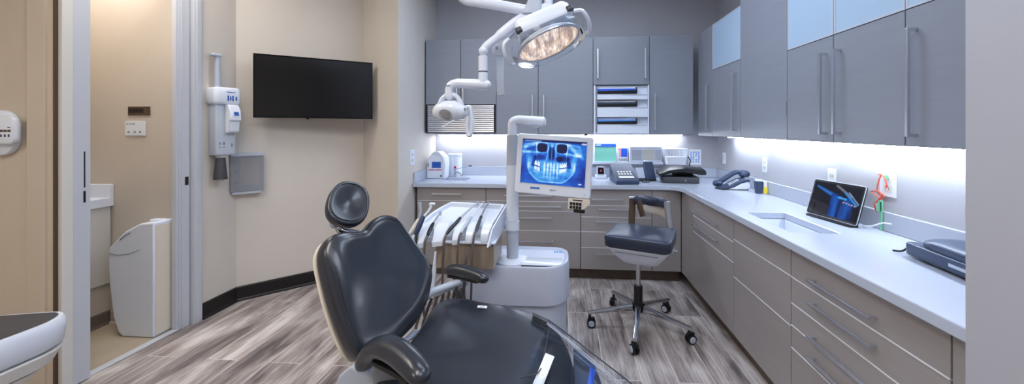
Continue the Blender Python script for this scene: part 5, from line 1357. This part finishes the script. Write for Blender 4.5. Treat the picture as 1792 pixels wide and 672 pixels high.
# padded arms
def arm(pts_, rad, flat, name):
    p = smooth_path(pts_, 5); n = len(p); return MB().tube(p, [rad[0] + (rad[1] - rad[0]) * math.sin(PI * min(1, k / (n - 1) * .9 + .1)) for k in range(n)], 18, flat, U_, round_ends=True).build(name, 'leather', t, 70, sub=1)
arm([(-0.704, 1.28, 0.607), (-0.669, 1.262, 0.656), (-0.608, 1.227, 0.694), (-0.533, 1.173, 0.708), (-0.46, 1.108, 0.712), (-0.424, 1.071, 0.711)], (.036, .048), .78, 'near_armrest')
arm([(-0.61, 1.979, 0.669), (-0.568, 1.962, 0.677), (-0.496, 1.928, 0.68), (-0.431, 1.883, 0.682), (-0.401, 1.855, 0.682)], (.030, .040), .85, 'far_armrest')
MB().tube([(-0.633, 1.225, 0.645), (-0.516, 1.144, 0.668), (-0.452, 1.089, 0.677)], [.024, .026, .022], 10, .5, U_).build('near_arm_underside', 'black', t)
MB().tube([(-0.614, 1.969, 0.642), (-0.511, 1.926, 0.65), (-0.437, 1.882, 0.652)], [.018, .02, .016], 10, .5, U_).build('far_arm_underside', 'black', t)
# clear plastic sleeve over the foot end
c_far = [Vector(p) for p in ((-0.061, 1.648, 0.588), (0.036, 1.557, 0.57), (0.145, 1.472, 0.535), (0.253, 1.408, 0.49), (0.364, 1.35, 0.44))]
c_near = [Vector(p) for p in ((-0.149, 1.22, 0.592), (-0.087, 1.133, 0.575), (-0.016, 1.037, 0.54), (0.082, 0.982, 0.49), (0.191, 0.939, 0.44))]
rings = []
for p, q in zip(c_far, c_near):
    top = [p.lerp(q, f) + Vector((0, 0, .012 * math.sin(PI * f))) for f in (0, .1, .25, .5, .75, .9, 1)]
    bot = [p.lerp(q, f) + Vector((0, 0, -.135)) for f in (1, .5, 0)]
    rings.append(top + bot)
MB().loft(rings, False).build('clear_foot_cover', 'glass', t, 50)
tab = [Vector(p) for p in ((-0.139, 1.71, 0.59), (-0.061, 1.645, 0.59), (-0.058, 1.565, 0.59), (-0.136, 1.634, 0.59))]
MB().prism(tab, (0, 0, .003)).build('cover_tab', 'glass', t, 0)
m = MB().tube(tab + tab[:1], .0018, 6).tube([p + Vector((0, 0, .001)) for p in c_far], .0028, 8)
m.tube([Vector(p) for p in ((-0.061, 1.646, 0.589), (-0.063, 1.469, 0.592), (-0.076, 1.303, 0.597), (-0.088, 1.274, 0.597), (-0.145, 1.252, 0.595), (-0.149, 1.204, 0.592))], .0022, 8)
m.build('cover_hem', 'darkgrey', t)
m = MB()
for k, (f, dz) in enumerate(((.03, -.03), (.07, .004), (.0, -.06), (.10, .006))):
    m.tube([p.lerp(q, f + .01 * i * (k % 2)) + Vector((0, 0, dz + .002)) for i, (p, q) in enumerate(zip(c_far, c_near))], .0016, 6)
m.build('cover_folds', 'lightgrey', t)
# tag and blue strip seen on the cover
MB().prism([(-0.063, 1.359, 0.616), (-0.031, 1.362, 0.603), (-0.075, 1.218, 0.567), (-0.112, 1.215, 0.567)], (.0, .001, .002)).build('white_strip', 'paper', t, 0)
MB().prism([(0.105, 1.412, 0.546), (0.122, 1.414, 0.525), (0.102, 1.312, 0.51), (0.078, 1.31, 0.51)], (.0, .001, .002)).build('blue_strip', 'blue_paper', t, 0)
# foot plate under the sleeve
MB().prism([(0.044, 1.603, 0.5), (0.091, 1.607, 0.49), (0.133, 1.534, 0.47), (0.159, 1.4, 0.45), (0.042, 1.377, 0.46)], (0, 0, -.02)).build('foot_plate', 'navy', t, 0, 0.004)
MB().tube([Vector((0, 1.539, 0.46)), Vector((0.058, 1.521, 0.44)), Vector((0.141, 1.424, 0.41))], .018, 10).build('foot_rail', 'darkgrey', t)

# ------------------------------------------------------------------ stool
hub = Vector((.545, 2.745, 0))
t = thing('stool', hub, 'wheeled stool with a slate padded seat and curved backrest before the corner cabinets', 'stool')
for k in range(5):
    a = math.radians(-32 + 72 * k); dr = Vector((math.cos(a), math.sin(a), 0)); sd = Vector((-dr.y, dr.x, 0))
    rl = .365
    rings = []
    for f, z, w, h in ((.045, .145, .040, .040), (.12, .137, .036, .032), (.25, .120, .030, .024), (rl, .103, .026, .022)):
        rings.append([hub + dr * f + sd * p + Vector((0, 0, z + q)) for p, q in rr(w, h, .006, 2)])
    leg = MB().loft(rings).build('leg', 'chrome', t, 40)
    ca = a + .9 + k * .7; cd = Vector((math.cos(ca), math.sin(ca), 0)); cs = Vector((-cd.y, cd.x, 0))
    wc = hub + dr * (rl - .014) + cd * .012
    c = MB().cyl(hub + dr * (rl - .014) + Vector((0, 0, .055)), hub + dr * (rl - .014) + Vector((0, 0, .095)), .010).obox(wc + Vector((0, 0, .058)), (.05, .022, .03), cd, cs).build('caster', 'black', t, 30, 0.003)
    for s in (-1, 1):
        q = wc + cs * (.014 * s)
        MB().lathe([(.026, -.009), (.031, -.007), (.032, 0), (.031, .007), (.026, .009)], q + Vector((0, 0, .0325)), cd, Vector((0, 0, 1)), cs, 24).build('wheel', 'black', c)
        MB().lathe([(.022, .0), (.020, .004), (.008, .006)], q + Vector((0, 0, .0325)) + cs * (.0092 * s), cd, Vector((0, 0, 1)), cs * s, 20).build('wheel_cap', 'lightgrey', c)
MB().lathe([(.036, .118), (.040, .125), (.040, .165), (.034, .17)], hub).build('hub', 'black', t)
MB().lathe([(.031, .171), (.031, .30), (.028, .305)], hub).build('column_sleeve', 'black', t)
MB().cyl(hub + Vector((0, 0, .306)), hub + Vector((0, 0, .514)), .0155).build('gas_column', 'steel', t)
sa = math.radians(-22); sx = Vector((math.cos(sa), math.sin(sa), 0)); sy = Vector((-sx.y, sx.x, 0))
sc_ = hub + Vector((.0, -.10, .035))
SA = ((.480, .20, .17, .04), (.487, .24, .20, .05), (.535, .32, .29, .05), (.59, .395, .365, .05), (.597, .405, .375, .05), (.604, .40, .37, .05))
MB().loft([[sc_ + sx * p + sy * q + Vector((0, 0, z)) for p, q in rr(w, d_, r_, 6)] for z, w, d_, r_ in SA]).build('seat_shell', 'white', t, 40)
MB().obox(sc_ - sy * .1815 + Vector((0, 0, .578)), (.28, .006, .004), sx, sy).build('shell_groove', 'midgrey', t, 0)
SB = ((.605, .41, .38, .05), (.612, .432, .402, .055), (.668, .436, .406, .055), (.678, .432, .402, .055), (.684, .420, .390, .055), (.688, .39, .36, .05), (.692, .28, .26, .05), (.694, .06, .06, .02))
MB().loft([[sc_ + sx * p + sy * q + Vector((0, 0, z)) for p, q in rr(w, d_, r_, 8)] for z, w, d_, r_ in SB]).build('seat_cushion', 'navy_vinyl', t, 60)
MB().tube([sc_ + sx * p + sy * q + Vector((0, 0, .6795)) for p, q in rr(.430, .400, .055, 8) + rr(.430, .400, .055, 8)[:1]], .0028, 6).build('piping', 'navy', t)
# backrest on two uprights
MB().tube([Vector((0.535, 2.91, 0.908)), Vector((0.531, 2.909, 0.802)), Vector((0.523, 2.889, 0.667))], .013, 12, 1.9).build('upright', 'bronze', t, 40)
MB().tube([Vector((0.782, 2.868, 0.889)), Vector((0.795, 2.869, 0.751)), Vector((0.812, 2.841, 0.575)), Vector((0.81, 2.82, 0.539))], .012, 12, 2.0).build('upright', 'steel', t, 40)
MB().rbox(Vector((0.535, 2.91, 0.899)), .055, .03, .018, .012, er=.005).build('upright_cap', 'steel', t)
arc = smooth_path([Vector((0.562, 2.892, 0.898)), Vector((0.638, 2.968, 0.88)), Vector((0.728, 2.975, 0.867)), Vector((0.774, 2.888, 0.872))])
MB().tube(arc, .020, 16, 1.8, U_, round_ends=True).build('backrest_pad', 'navy_vinyl', t, 60)
arc2 = smooth_path([Vector((0.618, 2.956, 0.82)), Vector((0.697, 2.992, 0.804)), Vector((0.761, 2.967, 0.793)), Vector((0.79, 2.899, 0.778))])
MB().tube(arc2, .008, 12, 4.2, U_).build('backrest_shell', 'cream', t, 60)
MB().tube([Vector((0.573, 2.882, 0.896)), Vector((0.59, 2.884, 0.83)), Vector((0.608, 2.885, 0.774))], .011, 10, 2.0).build('backrest_bracket', 'bronze', t)
MB().rbox(Vector((0.769, 2.747, 0.545)), .045, .045, .04, .012, er=.008).build('adjuster_knob', 'white', t)
MB().tube([Vector((0.706, 2.722, 0.593)), Vector((0.816, 2.731, 0.56))], .007, 10).build('adjuster_lever', 'white', t)

# ------------------------------------------------------------------ camera and colour
cam = bpy.data.cameras.new('camera'); co = bpy.data.objects.new('camera', cam); COL.objects.link(co)
co.location = (0, 0, 1.44); co.rotation_euler = (PI / 2, 0, math.atan(50 / 650))
cam.sensor_fit = 'HORIZONTAL'; cam.sensor_width = 36; cam.lens = 650 / 1792 * 36
cam.shift_x = -(935 - 896) / 1792; cam.shift_y = -(336 - 225) / 1792
cam.clip_start = 0.02; cam.clip_end = 50
scene.camera = co
w = bpy.data.worlds.new('world'); scene.world = w; w.use_nodes = True
w.node_tree.nodes['Background'].inputs['Color'].default_value = (.5, .52, .56, 1); w.node_tree.nodes['Background'].inputs['Strength'].default_value = .3
vs = scene.view_settings
vs.view_transform = 'Standard'; vs.look = 'None'; vs.gamma = 1.0; vs.use_curve_mapping = False; vs.exposure = 0.0
scene.cycles.use_denoising = True
scene.cycles.max_bounces = 8
scene.cycles.transparent_max_bounces = 12
